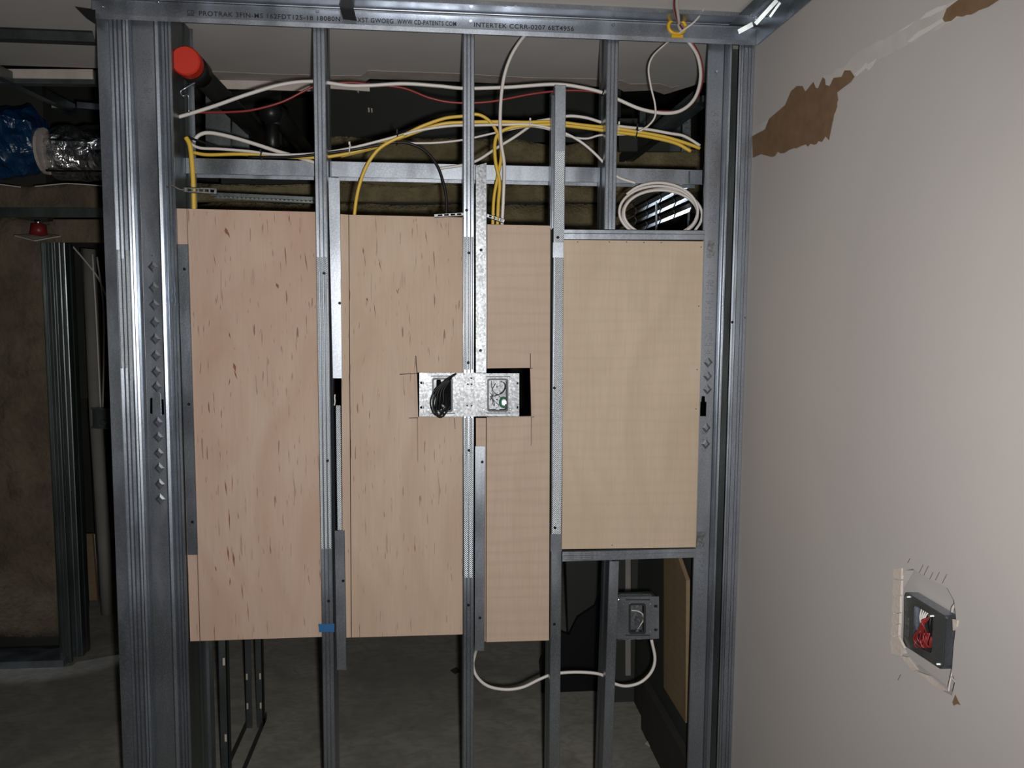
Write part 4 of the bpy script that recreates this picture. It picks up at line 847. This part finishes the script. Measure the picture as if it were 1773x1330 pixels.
for k, (a, b, c_, d) in enumerate((((160, 440), (166, 540), (170, 620), (174, 705)), ((168, 445), (178, 520), (180, 600), (178, 705)), ((120, 420), (150, 455), (172, 485), (186, 520)))):
    cable('grey_cable', [(*a, 3.95), (*b, 3.95), (*c_, 3.95), (*d, 3.95)], 'white', .004, ('straight pale cable beside the conduit', 'wavy pale cable nearest the post in the left gap', 'pale cable slanting down across the conduit')[k])
ub = empty('electrical_box', P3(178, 742, 3.92), 'small steel box with cables in the left gap', 'electrical box')
plate('box_face', [(160, 707), (196, 710), (196, 742), (161, 740)], 3.9, .05, 'dsteel', ub)
bm = bmesh.new(); tube(bm, [P3(179, 731, 3.9)+V((.012*math.cos(a), -.003, .012*math.sin(a))) for a in [2*math.pi*k/14 for k in range(15)]], .002, 6); link('knockout', bm, 'steel', ub)
plate('rim', [(158, 706), (197, 708), (197, 711), (158, 709)], 3.89, .01, 'steel', ub); plate('rim', [(159, 739), (197, 741), (197, 744), (159, 742)], 3.89, .01, 'steel', ub)
for k, (a, b) in enumerate((((146, 925), (160, 1000)), ((162, 925), (174, 1015)), ((176, 940), (180, 990)))):
    Y = 4.3+.12*k; bt = P3(b[0], b[1], Y); tp_ = P3(a[0], a[1], Y+.1)
    bm = bmesh.new(); slab(bm, [[tp_, tp_+V((.04, 0, 0)), V((bt.x+.04, Y-.05, 0)), V((bt.x, Y-.05, 0))]], (0, .02, 0)); tag(link('scrap_board', bm, ('board', 'paper', 'dark')[k]), ('brown offcut leaning in the dark gap', 'pale offcut leaning in the dark gap', 'small dark offcut leaning in the gap')[k], 'board')
bx('floor_track', (-3.4, 3.44, 0), (at(107, 1086, 3.44).x, 3.60, .03), 'steel'); tag(COL.objects[-1], 'floor track under the brown mineral wool in the left room', 'track')
tag(bx('wall_left', (at(100, 1080, 3.66).x-2.5, 3.66, 0), (at(96, 700, 3.66).x, 3.72, 3.0), 'slab'), kind='structure')
tag(bx('wall_far', (-3.5, 5.0, 0), (-.9, 5.05, 3.0), 'slab'), kind='structure')
# ================================================================== BACK ROOM, seen under the plywood
# partition on the left: double flanges standing in a floor track
def pstud(pxl, pxr, py, label):
    L0 = atZ(pxl, py, 0); return L0
g1 = atZ(430, 1332, .0); g2 = atZ(459, 1246, .0)
Xr = (g1.x+g2.x)/2
Xl = -.677
ptk = empty('floor_track', V(((Xl+Xr)/2, g2.y, 0)), 'floor track of the back partition seen under the first plywood sheet', 'track')
ya, yb = 2.17, g2.y
bm = bmesh.new(); box(bm, (Xl, ya, 0), (Xr, yb, .002)); link('track_web', bm, 'floor', ptk)
bm = bmesh.new(); box(bm, (Xl, ya, .002), (Xl+.002, yb, .03)); link('track_leg', bm, 'dark', ptk)
bm = bmesh.new(); box(bm, (Xr-.002, ya, .002), (Xr, yb, .03)); link('track_leg', bm, 'dark', ptk)
for n_, (Yp, lb) in enumerate(((at(0, 0, 1).y*0+2.42, 'nearer stud of the back partition with slotted web'), (g2.y-.03, 'farther stud of the back partition with slotted web'))):
    root = empty('partition_stud', V(((Xl+Xr)/2, Yp, 0)), lb, 'stud', 'back partition studs')
    for xx, sg in ((Xl, 1), (Xr, -1)):
        bm = bmesh.new(); box(bm, (min(xx, xx+sg*.002), Yp-.034, .002), (max(xx, xx+sg*.002), Yp, 1.3)); link('flange', bm, 'dark', root)
        bm = bmesh.new(); box(bm, (min(xx, xx+sg*.022), Yp-.034, .002), (max(xx, xx+sg*.022), Yp-.0305, 1.3)); link('return', bm, 'dsteel', root)
        for zc in ((.214, .45) if n_ == 0 else (.075, .184, .42)):
            bm = bmesh.new(); box(bm, (min(xx+sg*.004, xx+sg*.010), Yp-.036, zc), (max(xx+sg*.004, xx+sg*.010), Yp-.0341, zc+.022)); link('slot', bm, 'paper', root)
# right side of the back room
pr_ = P3(1188, 1100, 2.28); XS = pr_.x
def sX(px, py): return atX(px, py, XS)
bm = bmesh.new(); slab(bm, [[sX(1149, 940), sX(1165, 940), sX(1188, 1005), sX(1187, 1252), sX(1149, 1190)]], (.012, 0, 0)); tag(link('side_board', bm, 'board'), 'old plywood board on the side wall right of the dim box', 'plywood')
tag(bx('wall_side', (XS+.02, 2.16, 0), (XS+.06, 3.0, 1.0), 'dark'), kind='structure')
bx('baseboard_side', (XS-.004, 2.16, 0), (XS+.02, 2.75, .18), 'slab'); tag(COL.objects[-1], kind='structure')
yw = atZ(1100, 1215, 0).y
tag(bx('wall_rear', (P3(1058, 1100, yw).x, yw, 0), (XS+.02, yw+.03, 1.0), 'ceil' if 0 else 'dark'), kind='structure')
tag(plate('gypsum_board', [(1083, 960), (1092, 960), (1092, 1170), (1083, 1170)], yw-.02, .01, 'grey'), 'pale narrow board edge left of the dim box', 'board')
tag(plate('gypsum_board', [(1093, 960), (1138, 960), (1130, 1040), (1093, 1044)], yw-.018, .01, 'dark'), 'grey board behind the top of the dim box', 'board')
# black crumpled sheet hanging behind the lower studs
bm = bmesh.new(); ys = yw+.10
out_ = [(935, 1150), (945, 1120), (960, 1090), (985, 1100), (1000, 1070), (1030, 1050), (1040, 1020), (1050, 1000), (1062, 960), (1062, 1260)] + jag((1045, 1262), (1015, 1235), 5, 8) + [(1003, 1222)] + jag((998, 1220), (975, 1245), 4, 8) + [(960, 1240), (945, 1225), (936, 1235), (938, 1190)]
slab(bm, [pipix(out_, ys)], (0, .02, 0)); tag(link('black_sheet', bm, 'blk'), 'torn black sheet hanging behind the lower right studs', 'sheeting')
tag(plate('leaning_board', [(980, 960), (1045, 960), (1030, 1060), (985, 1130)], ys+.06, .02, 'dark'), 'dark leaning board above the torn black sheet', 'board')
for (x, y, lb) in ((788, 1160, 'small dark debris scrap on the floor near the middle stud'), (1127, 1286, 'pale chip on the floor below the dim box'), (110, 1146, 'small dark scrap on the floor of the left room')):
    p = atZ(x, y, .004); bm = bmesh.new(); slab(bm, [[p+V((-.02, 0, 0)), p+V((0, -.035, 0)), p+V((.02, -.01, 0)), p+V((.008, .03, 0))]], (0, 0, -.004)); tag(link('debris', bm, 'paper' if 'pale' in lb else 'slab'), lb, 'debris')
